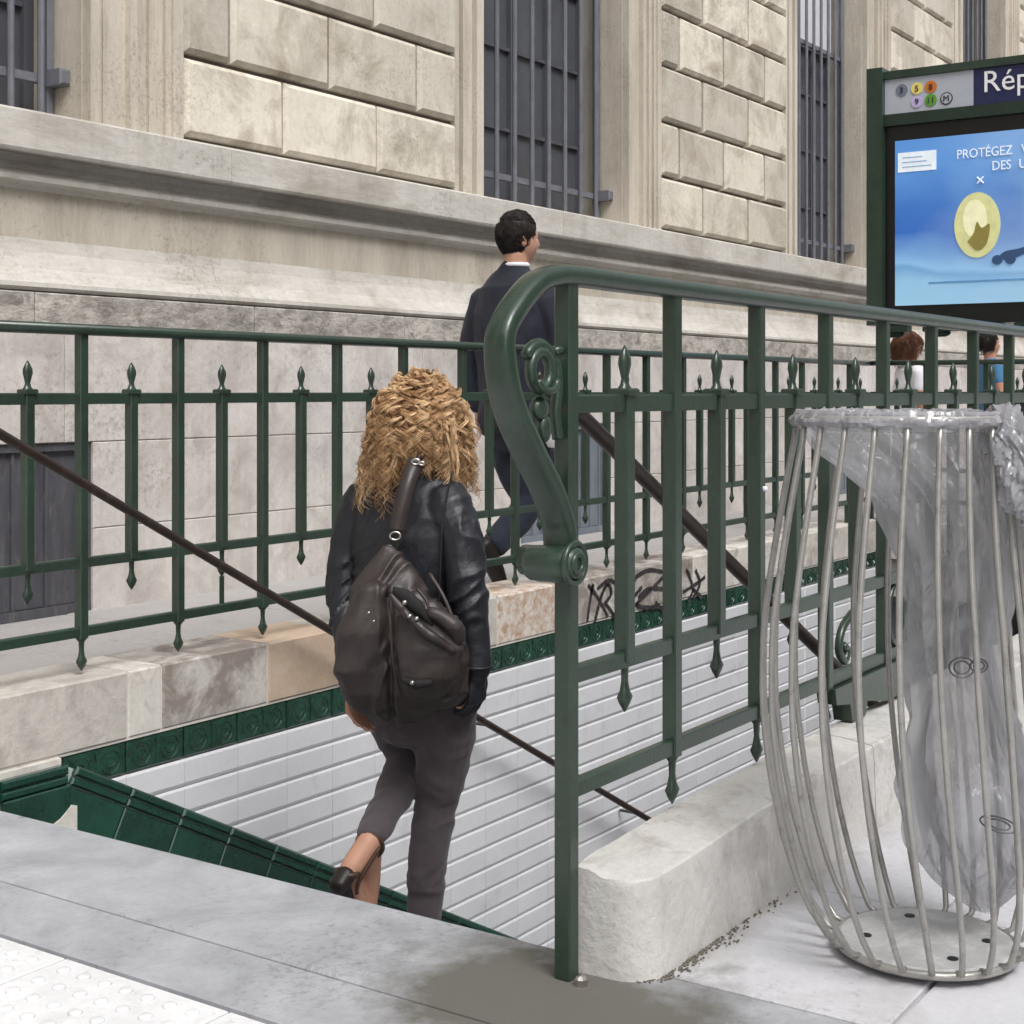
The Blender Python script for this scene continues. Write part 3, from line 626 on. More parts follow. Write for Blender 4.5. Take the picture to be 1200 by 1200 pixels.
# ring ornaments and feet lower down in the railing
for xc in (3.96, 5.57):
    mb = MB(); mb.tube([(xc+.055*cos(a*pi/12), 1.40, .437+.082*sin(a*pi/12)) for a in range(24)], .008, 8, closed=True)
    put('ring_ornament', mb, 'green', nr, True)
for xc in (3.62, 6.9):
    mb = MB(); mb.prism([(xc-.16, .315), (xc-.15, .275), (xc-.06, .262), (xc-.045, .215), (xc+.045, .215), (xc+.06, .25), (xc+.20, .225), (xc+.40, .225), (xc+.40, .318)], 1.375, 1.425)
    put('railing_foot', mb, 'green', nr)
    mb = MB()
    for s_ in (-1,):
        mb.tube(spline([Vector((xc-.02*s_, 1.40, .48)), Vector((xc+.05*s_, 1.40, .45)), Vector((xc+.075*s_, 1.40, .40)), Vector((xc+.04*s_, 1.40, .365)), Vector((xc+.02*s_, 1.40, .39)), Vector((xc+.045*s_, 1.40, .405))], 5), .011, 8)
    put('scroll_bracket', mb, 'green', nr, True)
fr_ = thing('iron_railing', 'far green iron railing with spear bars standing along the building side of the stairwell', 'railing', (2.16, 3.52, 0), 'green railings round the stairwell')
straight_railing(fr_, [2.545+.1927*k for k in range(0, 36)], 0, 3.52, (2.17, 9.42))
put('rod', MB().tube([(3.508, 3.52, .44), (3.508, 3.52, .335)], .008, 8), 'green', fr_)
def foot_posts(t, pts):
    for x_, y_, zz in pts:
        put('support_post', MB().box(x_-.014, x_+.014, y_-.014, y_+.014, zz, .33), 'green', t)
foot_posts(fr_, ((9.06, 3.52, .2),))
mb = MB(); strap(mb, [Vector((x_, 3.52, 1.232)) for x_ in (2.1, 4, 6, 8, 9.42)], .066, .034, 12); put('handrail', mb, 'green', fr_, True)
mb = bar_mesh(.2, 1.22)
for v in mb.v: v.x = v.x*1.13+2.16; v.y = v.y*1.13+3.52
put('newel_post', mb, 'green', fr_)
rr_ = thing('iron_railing', 'end green iron railing closing the stairwell below the big station sign', 'railing', (9.44, 2.45, 0), 'green railings round the stairwell')
straight_railing(rr_, [1.59+.193*k for k in range(0, 10)], 1, 9.44, (1.41, 3.51))
mb = MB(); strap(mb, [Vector((9.44, y_, 1.232)) for y_ in (1.37, 2, 3, 3.55)], .060, .034, 12, side=Vector((1, 0, 0))); put('handrail', mb, 'green', rr_, True)
foot_posts(rr_, ((9.44, 1.42, 0), (9.44, 3.50, .2)))
put('end_kerb', MB().cbox(9.42, 9.62, 1.3, 3.72, -.05, .20, .01, 'z+'), 'cap', rr_)

# ---- stair handrails
def stair_rail(Y, label, rad, x0, z0, sgn, m_=.527):
    t = thing('stair_handrail', label, 'handrail', (x0, Y, z0), 'brown handrails down the stairs')
    P = ([(x0-.28, Y, z0+.012), (x0-.1, Y, z0+.008)] if sgn > 0 else [(x0-.06, Y, z0+.022)])+[(x0, Y, z0-.004)] + [(x0+d_, Y, z0-m_*d_) for d_ in (.1, 1, 2, 3, 4, 5)] + [(x0+5.4, Y, z0-m_*5.3)]
    mb = MB().tube(P, rad, 12, side=Vector((0, 1, 0)), flat_=1.0)
    put('grip', mb, 'rail', t, True)
    wall_y = 3.45 if sgn > 0 else 1.484
    for k in range(4):
        d_ = 1.35+1.2*k; x_, z_ = x0+d_, z0-m_*d_
        if z_ > -.2: continue
        put('bracket', MB().tube([(x_, Y, z_), (x_, wall_y, z_)], .007, 6), 'rail_edge', t)
    return t
a_ = W(0, 510, 3.96); stair_rail(3.35, 'thin dark brown handrail slanting down past the woman along the tiled far wall', .014, a_.x-.25, a_.z+.135, 1)
b_ = WY(690, 492, 1.56); stair_rail(1.56, 'thick reddish brown handrail slanting down just behind the nearest green railing', .017, b_.x-.12, b_.z+.055, -1)

# ================================================================== BUILDING
YB = 5.4
bd = thing('stone_building', 'long limestone building with rusticated blocks, moulded ledge and tall barred windows behind the stairs', 'building', (10, 5.6, 0))
OP = [(-2.2, -.40), (2.70, 4.52), (7.62, 9.50), (12.56, 14.36), (17.45, 19.3), (22.4, 24.2), (27.3, 29.1)]
PAN = [(.1, 2.2), (5.08, 7.33), (9.97, 12.34), (15.0, 17.1), (19.9, 22.1), (24.8, 27.0)]
wl = MB(); xe = -8.0
for a, b_ in OP+[(45, 45)]:
    wl.box(xe, a, YB+.03, YB+.9, 2.10, 7.2); xe = b_
wl.box(-8, 45, YB+.03, YB+.9, 7.2, 12); wl.box(-8, 45, YB+.0, YB+.9, -.2, 2.098)
put('wall', wl, 'stone', bd)
# ledge and moulded profile, extruded along the front
prof = [(2.10+.16, 5.6), (2.262, 5.29), (2.245, 5.25), (2.088, 5.25), (2.078, 5.256), (2.074, 5.275), (2.086, 5.28), (2.084, 5.39), (2.055, 5.395), (2.02, 5.375), (1.995, 5.345), (1.985, 5.335), (1.965, 5.335), (1.958, 5.345), (1.955, 5.385), (1.92, 5.41), (1.84, 5.415), (1.76, 5.41), (1.66, 5.385), (1.585, 5.35), (1.545, 5.318), (1.525, 5.300), (1.520, 5.286), (1.500, 5.283), (1.485, 5.300), (1.48, 5.6)]
seg = [-7, -4, -1, 2.15, 5.3, 8.4, 11.5, 14.6, 17.7, 20.8, 24, 27.2, 30.5, 34, 38, 43]
for a, b_ in zip(seg, seg[1:]):
    mb = MB(); mb.skin([mb.ring([(x_, y_, z_) for z_, y_ in prof]) for x_ in (a+.001, b_-.001)]); put('ledge_moulding', mb, 'moulding', bd)
a = -7.0
while a < 30:
    L_ = random.uniform(1.1, 1.7); put('pitted_course_stone', MB().cbox(a+.002, a+L_-.002, 5.285, 5.6, 1.325, 1.478, .006, 'y-', .003), 'rough', bd); a += L_
hatches = [(2.95, 4.47, 'vent'), (7.95, 9.05, 'vent2'), (12.9, 14.1, 'vent2')]
for ci, (z0, z1) in enumerate(((.05, .43), (.43, .82), (.82, 1.325))):
    a = -7.0+.45*ci
    while a < 30:
        L_ = random.uniform(1.0, 1.5); b_ = a+L_; segs = [(a, b_)]
        if z0 < .8:
            for h0, h1, _ in hatches:
                ns = []
                for s0, s1 in segs:
                    if s1 <= h0 or s0 >= h1: ns.append((s0, s1))
                    else:
                        if s0 < h0: ns.append((s0, h0))
                        if s1 > h1: ns.append((h1, s1))
                segs = ns
        for s0, s1 in segs:
            if s1-s0 > .04: put('base_stone', MB().cbox(s0+.0015, s1-.0015, 5.29, 5.6, z0+.0015, z1-.0015, .004, 'y-', .002), 'base', bd)
        a = b_
for h0, h1, mm in hatches:
    h = put('cellar_hatch', MB().cbox(h0+.03, h1-.03, 5.33, 5.4, .10, .79, .004), mm, bd)
    fr2 = MB(); fr2.box(h0, h1, 5.305, 5.36, .785, .82).box(h0, h1, 5.305, 5.36, .06, .10).box(h0, h0+.035, 5.306, 5.36, .10, .785).box(h1-.035, h1, 5.306, 5.36, .10, .785)
    put('hatch_frame', fr2, mm, h)
    n = 9
    for k in range(n):
        x_ = h0+.06+(h1-h0-.12)*k/(n-1); put('rib', MB().box(x_-.008, x_+.008, 5.318, 5.332, .10, .785), mm, h)
# rusticated blocks
ZC = [2.285, 2.69, 3.11, 3.54, 3.97, 4.40, 4.83, 5.26, 5.69, 6.12, 6.55]
j1 = {0: [210, 330, 440, 529], 1: [208, 268, 384, 487, 529], 2: [208, 325, 437, 529]}
def pxX(px, Y=5.37): return WY(px, 100, Y).x
for pi_, (a, b_) in enumerate(PAN):
    for c in range(len(ZC)-1):
        if pi_ == 1 and c in j1: xs = [pxX(p) for p in j1[c]]; xs[0], xs[-1] = a, b_
        elif pi_ == 2:
            w_ = b_-a; xs = [a, a+w_*.30, a+w_*.66, b_] if c % 2 == 0 else [a, a+w_*.13, a+w_*.46, a+w_*.80, b_]
        else:
            w_ = b_-a; xs = [a, a+w_*.36, a+w_*.70, b_] if c % 2 == 0 else [a, a+w_*.17, a+w_*.52, a+w_*.86, b_]
        for x0, x1 in zip(xs, xs[1:]):
            gx = .008 if pi_ < 2 else .026
            put('stone_block', MB().cbox(x0+gx, x1-gx, 5.345, 5.44, ZC[c]+.014, ZC[c+1]-.014, .024, 'y-', .004), 'block', bd)
    put('joint_bed', MB().box(a-.004, b_+.004, 5.405, 5.45, 2.262, 6.6), 'joint', bd)
# window surrounds (stepped vertical mouldings)
def surround(a, b_):
    w_ = b_-a; fr = [0, .10, .16, .40, .48, .62, .70, .82, .88, 1]; ys = [5.372, 5.40, 5.392, 5.355, 5.382, 5.362, 5.39, 5.368, 5.350]
    if w_ < .35: fr = [0, .16, .28, .62, .74, 1]; ys = [5.372, 5.40, 5.365, 5.39, 5.35]
    mb = MB()
    for f0, f1, y_ in zip(fr, fr[1:], ys): mb.box(a+w_*f0, a+w_*f1, y_, 5.46, 2.264, 7)
    put('window_surround', mb, 'stone', bd)
edges = sorted(OP+PAN)
for (a0, a1), (b0_, b1) in zip(edges, edges[1:]):
    if b0_-a1 > .05: surround(a1+.005, b0_-.005)
# windows
for wi, (a, b_) in enumerate(OP[:6]):
    wn = put('window', MB().box(a+.02, b_-.02, 5.80, 5.86, 2.24, 7.2), 'shutter' if wi == 3 else 'glass', bd)
    put('window_sill', MB().cbox(a+.003, b_-.003, 5.40, 5.85, 2.20, 2.275, .008, 'z+'), 'stone', wn)
    fm = MB(); nv = 5
    for k in range(nv):
        x_ = a+.03+(b_-a-.06)*k/(nv-1); fm.box(x_-.028, x_+.028, 5.765, 5.80, 2.28, 7.2)
    for z_ in (2.31, 2.86, 3.42, 3.98, 4.54, 5.1): fm.box(a+.03, b_-.03, 5.772, 5.799, z_-.012, z_+.012)
    put('window_frame', fm, 'shutter', wn)
    gr = put('window_grille', MB().box(a+.0, b_+.03 if False else b_-.01, 5.615, 5.655, 2.47, 2.51), 'grille', bd)
    put('cross_rail', MB().box(a, b_-.01, 5.615, 5.655, 4.38, 4.42), 'grille', gr)
    if wi == 3: put('pale_pane', MB().box(a+.03, b_-.03, 5.74, 5.76, 4.43, 7.0), 'white_c', wn)  # pale sheet across the upper part of this window
    nb_ = (13, 11, 9, 10, 10, 10)[wi]
    for k in range(nb_):
        x_ = a+.07+(b_-a-.16)*k/(nb_-1)
        put('bar', MB().tube([(x_, 5.60, 2.283), (x_, 5.60, 6.9)], .0165, 8), 'grille', gr)
    for x_ in (a+.02, b_-.035): put('bar', MB().box(x_-.018, x_+.018, 5.605, 5.65, 2.28, 6.9), 'grille', gr)
    put('wall_bracket', MB().cbox(b_-.06, b_-.0, 5.50, 5.62, 2.455, 2.53, .01), 'grille', gr)
put('cornice', MB().box(-8, 45, 5.0, 5.5, 11.6, 12.0), 'stone', bd)

# ================================================================== UNSEEN BUILDINGS (out of frame; added to darken reflections and side light)
def unseen_block(label, x0, x1, y0, y1, h, face):
    t = thing('unseen_building', label, 'building', ((x0+x1)/2, (y0+y1)/2, 0), 'unseen buildings added to block side light')
    put('wall', MB().box(x0, x1, y0, y1, -.005, h), 'stone', t)
    put('roof', MB().box(x0-.3, x1+.3, y0-.3, y1+.3, h+.004, h+.5), 'shutter', t)
    wm_ = MB().cbox(-.6, .6, -.03, .03, -1.0, 1.0, .02).mesh('window', 'glass')
    L_ = (x1-x0) if face == 'y' else (y1-y0); n = int(L_/2.8)
    for f in range(int(h/3.3)):
        for k in range(n):
            u = (k+.5)*L_/n; z = 2.0+3.3*f
            if face == 'y': place('window', wm_, t, (x0+u, y1+.02, z), (0, 0, pi))
            else: place('window', wm_, t, (x1+.02, y0+u, z), (0, 0, -pi/2))
unseen_block('unseen stone apartment building added across the street to cut sky light and reflections', -9, 46, -27, -15, 15.5, 'y')
unseen_block('unseen stone apartment building added behind the viewer to cut sky light and reflections', -34, -22, -10, 30, 15.5, 'x')

# ================================================================== STATION SIGN
sg = thing('station_sign', 'large green framed station name sign with lit blue advert screen over the stair end', 'sign', (9.4, 2.45, 1.5))
XS = 9.33; yl = 3.475; yr = 1.34
def SB(y0, y1, z0, z1, x0, x1): return MB().cbox(0, 0, 0, 0, 0, 0) if False else MB().box(x0, x1, min(y0, y1), max(y0, y1), z0, z1)
zt, zb = 3.115, 1.475
fm = MB(); put('frame_post', MB().box(XS-.05, XS+.16, yl-.105, yl, zb, zt+.03), 'green', sg); put('frame_post', MB().box(XS-.05, XS+.16, yr, yr+.105, zb, zt+.03), 'green', sg)
put('top_beam', MB().box(XS-.02, XS+.15, yr+.106, yl-.106, zt-.045, zt+.005), 'green', sg)
put('mid_beam', MB().box(XS-.02, XS+.15, yr+.106, yl-.106, 2.765, 2.84), 'green_dk', sg)
put('screen_bezel', MB().box(XS+.01, XS+.12, yr+.106, yl-.106, zb, 2.764), 'black', sg)
zh0, zh1 = 2.842, 3.068
ysplit = yl-.106-.575
hp = put('line_panel', MB().box(XS-.005, XS+.1, ysplit, yl-.107, zh0, zh1), 'grey_sign', sg)
np_ = put('name_panel', MB().box(XS-.005, XS+.1, yr+.107, ysplit-.002, zh0, zh1), 'navy_sign', sg)
ROT = (pi/2, 0, -pi/2)     # text facing -X, reading towards -Y
def sign_text(nm, s, size, mt, y, z, parent, x=XS-.008, kx=1.0):
    me = text_mesh(s, size, mt); me.transform(Matrix.Diagonal((kx, 1, 1, 1))); o = place(nm, me, parent, (x, y, z), ROT); return o
sign_text('lettering', 'République', .19, 'white_sign', ysplit-.055, zh0+.075, np_)
def disc(nm, y, z, r, mt, parent, x, th=.003, ry=1, n=24):
    mb = MB(); mb.skin([mb.ring([(xx, y+r*ry*cos(2*pi*j/n), z+r*sin(2*pi*j/n)) for j in range(n)]) for xx in (x, x+th)]); return put(nm, mb, mt, parent)
for (dy, z, mt, ch) in ((.115, 2.99, 'b_greyblue', '3'), (.215, 2.99, 'b_yellow', '5'), (.305, 2.99, 'b_orange', '8'), (.215, 2.905, 'b_lilac', '9'), (.305, 2.905, 'b_gold', '11')):
    dk = disc('line_badge', yl-.106-dy, z, .039, mt, hp, XS-.010)
    sign_text('digit', ch, .055, 'b_ink', yl-.106-dy+.014*len(ch), z-.019, dk, XS-.013)
dk = disc('line_badge', yl-.106-.405, 2.905, .040, 'b_ink', hp, XS-.009); disc('badge_face', yl-.106-.405, 2.905, .033, 'grey_sign', dk, XS-.011)
sign_text('letter', 'M', .055, 'b_ink', yl-.106-.405+.022, 2.886, dk, XS-.013)
sc0, sc1 = 1.60, 2.665; sy0 = yl-.175
scr = put('screen', MB().box(XS-.004, XS+.05, yr+.17, sy0, sc0, sc1), 'screen', sg)
put('advert_label', MB().box(XS-.008, XS-.003, sy0-.27, sy0-.02, 2.46, 2.585), 'ad_white', scr)
for k in range(3): put('advert_label_line', MB().box(XS-.010, XS-.0075, sy0-.24+.03*k, sy0-.05, 2.49+.03*k, 2.494+.03*k), 'ad_mid', scr)
for wd_, dy_, z_ in (('PROTÉGEZ', .40, 2.515), ('VOUS', .80, 2.515), ('DES', .62, 2.425), ('UV', .785, 2.425)): sign_text('advert_word', wd_, .082, 'ad_white', sy0-dy_, z_, scr, XS-.008, .86)
mel = disc('advert_oval', sy0-.53, 2.09, .205, 'ad_melon', scr, XS-.010, .006, .70, 32)
disc('advert_oval_highlight', sy0-.515, 2.13, .12, 'ad_pale', mel, XS-.012, .002, .62, 24)
mb = MB(); pts = [(.06, -.10), (.0, -.16), (-.06, -.12), (-.08, .0), (-.03, -.02), (-.0, .02), (.02, -.05)]
pts = [(v.x, v.y) for v in spline([Vector((p, q, 0)) for p, q in pts+pts[:1]], 4)[:-1]]
mb.skin([mb.ring([(xx, sy0-.53+p, 2.09+q) for p, q in pts]) for xx in (XS-.0145, XS-.013)]); put('advert_mark', mb, 'ad_brown', mel)
mb = MB(); pts = [(.02, -.01), (-.03, .035), (-.12, .05), (-.27, .09), (-.16, .02), (-.06, -.015)]
pts = [(v.x, v.y) for v in spline([Vector((p, q, 0)) for p, q in pts+pts[:1]], 4)[:-1]]
mb.skin([mb.ring([(xx, sy0-.67+p, 1.88+q) for p, q in pts]) for xx in (XS-.010, XS-.008)]); put('advert_shade', mb, 'ad_dark', scr)
for d_ in (.0, -.08): disc('advert_shade', sy0-.655+d_, 1.865, .030, 'ad_dark', scr, XS-.011, .002, 1.1)
mb = MB()
for s_ in (1, -1): mb.tube([(XS-.009, sy0-.55-.02, 2.37-.02*s_), (XS-.009, sy0-.55+.02, 2.37+.02*s_)], .005, 6)
put('advert_star', mb, 'ad_white', scr)
put('advert_horizon', MB().box(XS-.0072, XS-.003, yr+.18, sy0-.22, 1.735, 1.745), 'ad_mid', scr)
# curled iron under the sign and the posts that carry it
for yc in (yl-.15, yl-.45, yl-.75, 2.45, 2.1, 1.8, 1.5):
    mb = MB(); mb.box(XS+.01, XS+.10, yc-.10, yc+.10, zb-.045, zb-.002); mb.ball((XS+.05, yc, zb-.055), .03, .075, .028, 10, 6)
    put('under_bracket', mb, 'green_dk', sg, False)
for yy_ in (yl-.06, yr+.06): put('support_post', MB().box(XS+.06, XS+.115, yy_-.035, yy_+.035, .0 if yy_ < 2 else .0, zb), 'green', sg)

# ================================================================== LITTER BIN
bx0 = W(1085, 1118, 2.77); bc = Vector((bx0.x, bx0.y, 0)); 
bn = thing('litter_bin', 'grey steel cage litter bin with curved bars standing in front of the near railing', 'litter bin', bc)
def bin_at(h):
    """axis centre and radius of the slightly bowed basket at height h"""
    k = max(0, min(1, h/.99))
    px = 1087*(1-k)**1+1057*k-24*sin(pi*k)**1; 
    c = W(px, 458, 2.77); c = Vector((c.x, c.y, h))
    r = [(0, .160), (.04, .190), (.10, .214), (.20, .233), (.32, .243), (.46, .247), (.62, .240), (.80, .218), (1, .194)]
    for (a0, r0), (a1, r1) in zip(r, r[1:]):
        if k <= a1: t = (k-a0)/(a1-a0); return c, r0*(1-t)+r1*t
    return c, r[-1][1]
NB = 22
for k in range(NB):
    a = 2*pi*(k+.35)/NB; P = []
    for i in range(22):
        h = .028+(1.0-.028)*i/21; c, r = bin_at(h); P.append(c+Vector((cos(a), sin(a), 0))*r)
    c, r = bin_at(.028); P = [c+Vector((cos(a), sin(a), 0))*(r-.02)+Vector((0, 0, -.005))]+P
    put('bar', MB().tube(P, .0058, 8), 'bin', bn, True)
for nm, h, q in (('top_ring', 1.0, .006), ('base_ring', .018, .008)):
    c, r = bin_at(h); put(nm, MB().tube([c+Vector((cos(a*pi/24), sin(a*pi/24), 0))*(r+(.004 if nm == 'top_ring' else -.01)) for a in range(48)], q, 8, closed=True), 'bin', bn, True)
c, r = bin_at(.02)
bp_ = put('base_plate', MB().lathe(c, [(.16, 0), (.162, .004), (.155, .008), (.06, .008), (.01, .008)], 36), 'binplate', bn)
for a in (.6, 2.1, 3.9, 5.1): put('fixing_hole', MB().lathe(c+Vector((.11*cos(a), .11*sin(a), .0085)), [(.010, 0), (.010, .0015)], 10), 'black', bp_)
put('bin_lock', MB().lathe(W(1167, 486, 2.72), [(.006, -.022), (.022, -.022), (.022, .018), (.006, .018)], 14, 1.3, 1), 'black', bn)
# bag inside
bgm = MB(); secs = [(484, 1057, 125), (500, 1060, 121), (525, 1072, 108), (560, 1100, 84), (600, 1116, 68), (650, 1124, 57), (700, 1124, 50), (760, 1121, 48), (820, 1127, 50), (880, 1134, 60), (930, 1138, 66), (975, 1142, 65), (1015, 1150, 50), (1045, 1152, 27), (1068, 1154, 8)]
rings = []; nn = 120
for i in range((len(secs)-1)*7+1):
    k, t = min(i//7, len(secs)-2), (i % 7)/7 if i//7 < len(secs)-1 else 1.0
    q = crv([Vector(s_) for s_ in secs], k, t); c = W(q.y, q.x, 2.77); R_ = q.z/F*2.77
    fold = min(1, max(0, (q.x-490)/80)); ring = []
    for j in range(nn):
        a = 2*pi*j/nn; zz = q.x*.004
        f = 1+fold*(.20*sin(5*a+1+zz)+.15*sin(11*a+2.2-zz*1.3)+.07*sin(19*a+zz*2)+.26*noise.noise(Vector((cos(a)*2.2, sin(a)*2.2, q.x*.012)))+.05*noise.noise(Vector((cos(a)*9, sin(a)*9, q.x*.03)))-.22*abs(noise.noise(Vector((cos(a)*4.5, sin(a)*4.5, q.x*.022+5))))+.05)
        dep = R_*(1 if fold < .2 else .8)
        ring.append(c+RT*(cos(a)*R_*f)+FW*(sin(a)*dep*f)+Vector((0, 0, .006*fold*noise.noise(Vector((cos(a)*6, sin(a)*6, q.x*.02))))))
    rings.append(bgm.ring(ring))
bgm.skin(rings, caps=False)
bt = thing('bin_bag', 'limp clear plastic bag hanging in the steel cage bin and folded over its ring', 'plastic bag', bc+Vector((0, 0, .1)))
put('film', bgm, 'film', bt, True).data.set_sharp_from_angle(angle=math.radians(32))
cuff = MB(); c, r = bin_at(.9999); c.z = 1.002; rings = []
for j in range(220):
    a = 2*pi*j/220; e = Vector((cos(a), sin(a), 0)); ring = []
    for q in range(16):
        b_ = 2*pi*q/16; n_ = noise.noise(Vector((cos(a)*7, sin(a)*7, q*.5)))*.004+abs(noise.noise(Vector((cos(a)*22, sin(a)*22, q*1.2))))*.009-.002
        ring.append(c+e*(r+.002+cos(b_)*(.012+n_*.7))+Vector((0, 0, .002+sin(b_)*(.0105+n_*.7)-(.010 if cos(b_) > .3 else 0))))
    rings.append(cuff.ring(ring))
cuff.skin(rings, closed=True); put('folded_cuff', cuff, 'film2', bt, True).data.set_sharp_from_angle(angle=math.radians(22))
# loose tail of film gathered to the right of the ring
def crk(j, i):
    a = 2*pi*j/72; q = Vector((cos(a)*2.2, sin(a)*2.2, i*.09)); return 1+.35*noise.noise(q)+.40*abs(noise.noise(q*2.4))+.26*abs(noise.noise(q*6))-.22
tl = MB(); T = [(1150, 489, 2.66, 16), (1172, 500, 2.62, 30), (1190, 525, 2.60, 42), (1206, 560, 2.60, 46), (1222, 600, 2.62, 34), (1232, 630, 2.64, 14)]; rings = []
for i in range(52):
    u = i/51*(len(T)-1.001); k = int(u); q = [T[k][m2]*(1-(u-k))+T[k+1][m2]*(u-k) for m2 in range(4)]
    c = W(q[0], q[1], q[2]); R_ = q[3]/F*2.6; up = Vector((0, 0, 1))
    rings.append(tl.ring([c+(RT*.6+up*.8)*(cos(2*pi*j/72)*R_*crk(j, i))+FW*(sin(2*pi*j/72)*R_*.5*crk(j, i)) for j in range(72)]))
tl.skin(rings); put('gathered_film', tl, 'film2', bt, True).data.set_sharp_from_angle(angle=math.radians(20))
# printed rings on the film
for px, py, rr1, tilt in ((1127, 782, 15, 0), (1147, 780, 10, 0), (1170, 966, 22, .5)):
    c = W(px, py, 2.77-.145); mb = MB()
    for s_ in (1, .62): mb.tube([c+RT*(cos(a*pi/12)*rr1/F*2.6*s_)+Vector((0, 0, 1))*((sin(a*pi/12)*.8-cos(a*pi/12)*tilt)*rr1*(.5 if tilt else 1)/F*2.6*s_) for a in range(24)], .0016, 4, closed=True)
    put('printed_mark', mb, 'logo_ink', bt)

# ================================================================== PEOPLE
UP = Vector((0, 0, 1))
def head_fn(f, l, u, s=1.0, jaw=1.0):
    def fn(d):  # d unit: x front, y left, z up
        x, y_, z = d.x*.096, d.y*.076, d.z*.118
        if z < 0:
            k = -z/.118; y_ *= 1-.38*k*k*jaw; x *= 1-.10*k if x > 0 else 1-.45*k
            x += .014*k
        if d.x > .55: x -= .006*(1-abs(z)/.12)
        # brow, nose, lips, chin
        g = lambda cy, cz, sy, sz, h: h*math.exp(-((y_-cy)/sy)**2-((z-cz)/sz)**2) if d.x > 0 else 0
        x += g(0, -.018, .010, .018, .024)+g(0, .012, .009, .022, .010)+g(0, -.052, .020, .007, .008)+g(0, -.064, .018, .006, .007)+g(0, -.092, .020, .013, .010)
        x += g(.030, .022, .022, .007, .006)+g(-.030, .022, .022, .007, .006)-g(.031, .004, .013, .010, .009)-g(-.031, .004, .013, .010, .009)
        return (f*x+l*y_+u*z)*s
    return fn
def head(mb, c, f, u, s=1.0):
    l = u.cross(f).normalized(); mb.ball(c, 1, n=44, m=34, fn=head_fn(f, l, u, s))
    for sg_ in (1, -1):
        e = c+l*(.074*sg_*s)+f*(-.008*s)+u*(-.012*s)
        def fe(d, sg_=sg_): return (f*(d.x*.017-.006)+u*(d.z*.030)+l*(d.y*.009*1+sg_*.004*(1 if d.x < 0 else 0)))*s
        mb.ball(e, 1, n=12, m=10, fn=fe)
def hand(mb, wr, dr, nrm, thumb, s=1.0, curl=.35):
    """wr wrist, dr towards the fingertips, nrm out of the back of the hand, thumb = side the thumb leaves"""
    dr = dr.normalized(); th = (thumb-dr*thumb.dot(dr)).normalized(); nn_ = th.cross(dr).normalized()
    if nn_.dot(nrm) < 0: nn_ = -nn_
    mb.loft([(wr-dr*.02*s, th*.025*s, nn_*.019*s), (wr+dr*.02*s, th*.030*s, nn_*.016*s), (wr+dr*.055*s, th*.040*s, nn_*.015*s), (wr+dr*.085*s, th*.041*s, nn_*.012*s)], 14)
    for i, (off, ln, rd) in enumerate(((.030, .072, .0083), (.010, .082, .0088), (-.011, .075, .0083), (-.031, .058, .0072))):
        p = wr+(dr*.085+th*off)*s; pts = [p-dr*.012*s]; a = .15
        for q, fr3 in enumerate((.45, .32, .23)):
            a += curl*(1+.15*i); d_ = dr*cos(a)-nn_*sin(a); pts.append(pts[-1]+d_*(ln*fr3+(.012 if q == 0 else 0))*s)
        mb.limb(pts, [rd*s, rd*s*.95, rd*s*.88, rd*s*.72], 8, 2)
    p = wr+(dr*.022+th*.026)*s; d1 = (dr*.75+th*.62-nn_*.25).normalized(); d2 = (dr*.95+th*.15-nn_*.3).normalized()
    mb.limb([p, p+d1*.036*s, p+(d1*.036+d2*.030)*s, p+(d1*.036+d2*.055)*s], [.0125*s, .0105*s, .0095*s, .0075*s], 8, 2)
def fold_fn(sc, amp, ax=Vector((1, 1, .35)), seed=0, fine=.3):
    def fn(c, n_):
        q = Vector((c.x*ax.x, c.y*ax.y, c.z*ax.z))*sc+Vector((seed, seed*2, seed))
        a = noise.noise(q+Vector((0, 0, noise.noise(q*.6)*1.5))); a = (1-abs(a)*2.4) # ridged folds
        return c+n_*(amp*(a-.35)+amp*fine*noise.noise(q*3.1))
    return fn
XA, YA = Vector((1, 0, 0)), Vector((0, 1, 0))

# ---------------- the woman going down the stairs
wm = thing('person', 'curly blonde woman in black leather jacket walking down the stairs with a brown shoulder bag', 'woman', (3.3, 2.45, -.6))
D = 4.02
hc = W(497, 492, 4.06); neck = W(489, 548, 4.03)
shL, shR = W(426, 590, 4.10), W(528, 590, 3.92)
hipL, hipR = W(455, 775, 4.08), W(520, 780, 3.96)
knL, anL = W(480, 888, 4.12), W(433, 985, 3.76)
heL, toL = W(408, 1022, 3.72), W(424, 1100, 3.86)
knR, anR = W(512, 935, 4.02), W(492, 1128, 4.06)
toR = anR+Vector((.17, -.02, -.075)); heR = anR+Vector((-.04, 0, -.075))
elL, wrL = W(405, 705, 4.06), W(414, 800, 3.90)
elR, wrR = W(547, 695, 3.86), W(558, 785, 3.84)
b = MB()
f_ = Vector((.80, -.10, -.18)).normalized(); u_ = Vector((.2, 0, 1)); u_ = (u_-f_*u_.dot(f_)).normalized()
head(b, hc, f_, u_, .95)
b.limb([hc-u_*.06-f_*.02, neck, neck-UP*.09], [.052, .052, .075], 14, 3)
b.loft([(W(484, 582, 4.02), YA*.10, XA*.06), (W(480, 625, 4.0), YA*.145, XA*.085), (W(478, 680, 4.0), YA*.145, XA*.095), (W(480, 730, 4.01), YA*.125, XA*.085), (W(488, 780, 4.02), YA*.155, XA*.105), (W(490, 820, 4.02), YA*.15, XA*.10)], 20)
b.limb([shL-UP*.02, elL, wrL], [.040, .034, .024], 12, 3); b.limb([shR-UP*.025+YA*.01, elR, wrR], [.038, .034, .024], 12, 3)
hand(b, wrL, Vector((.05, -.02, -1)), YA, XA, .9, .3); hand(b, wrR, Vector((.08, .03, -1)), -YA, XA, .9, .35)
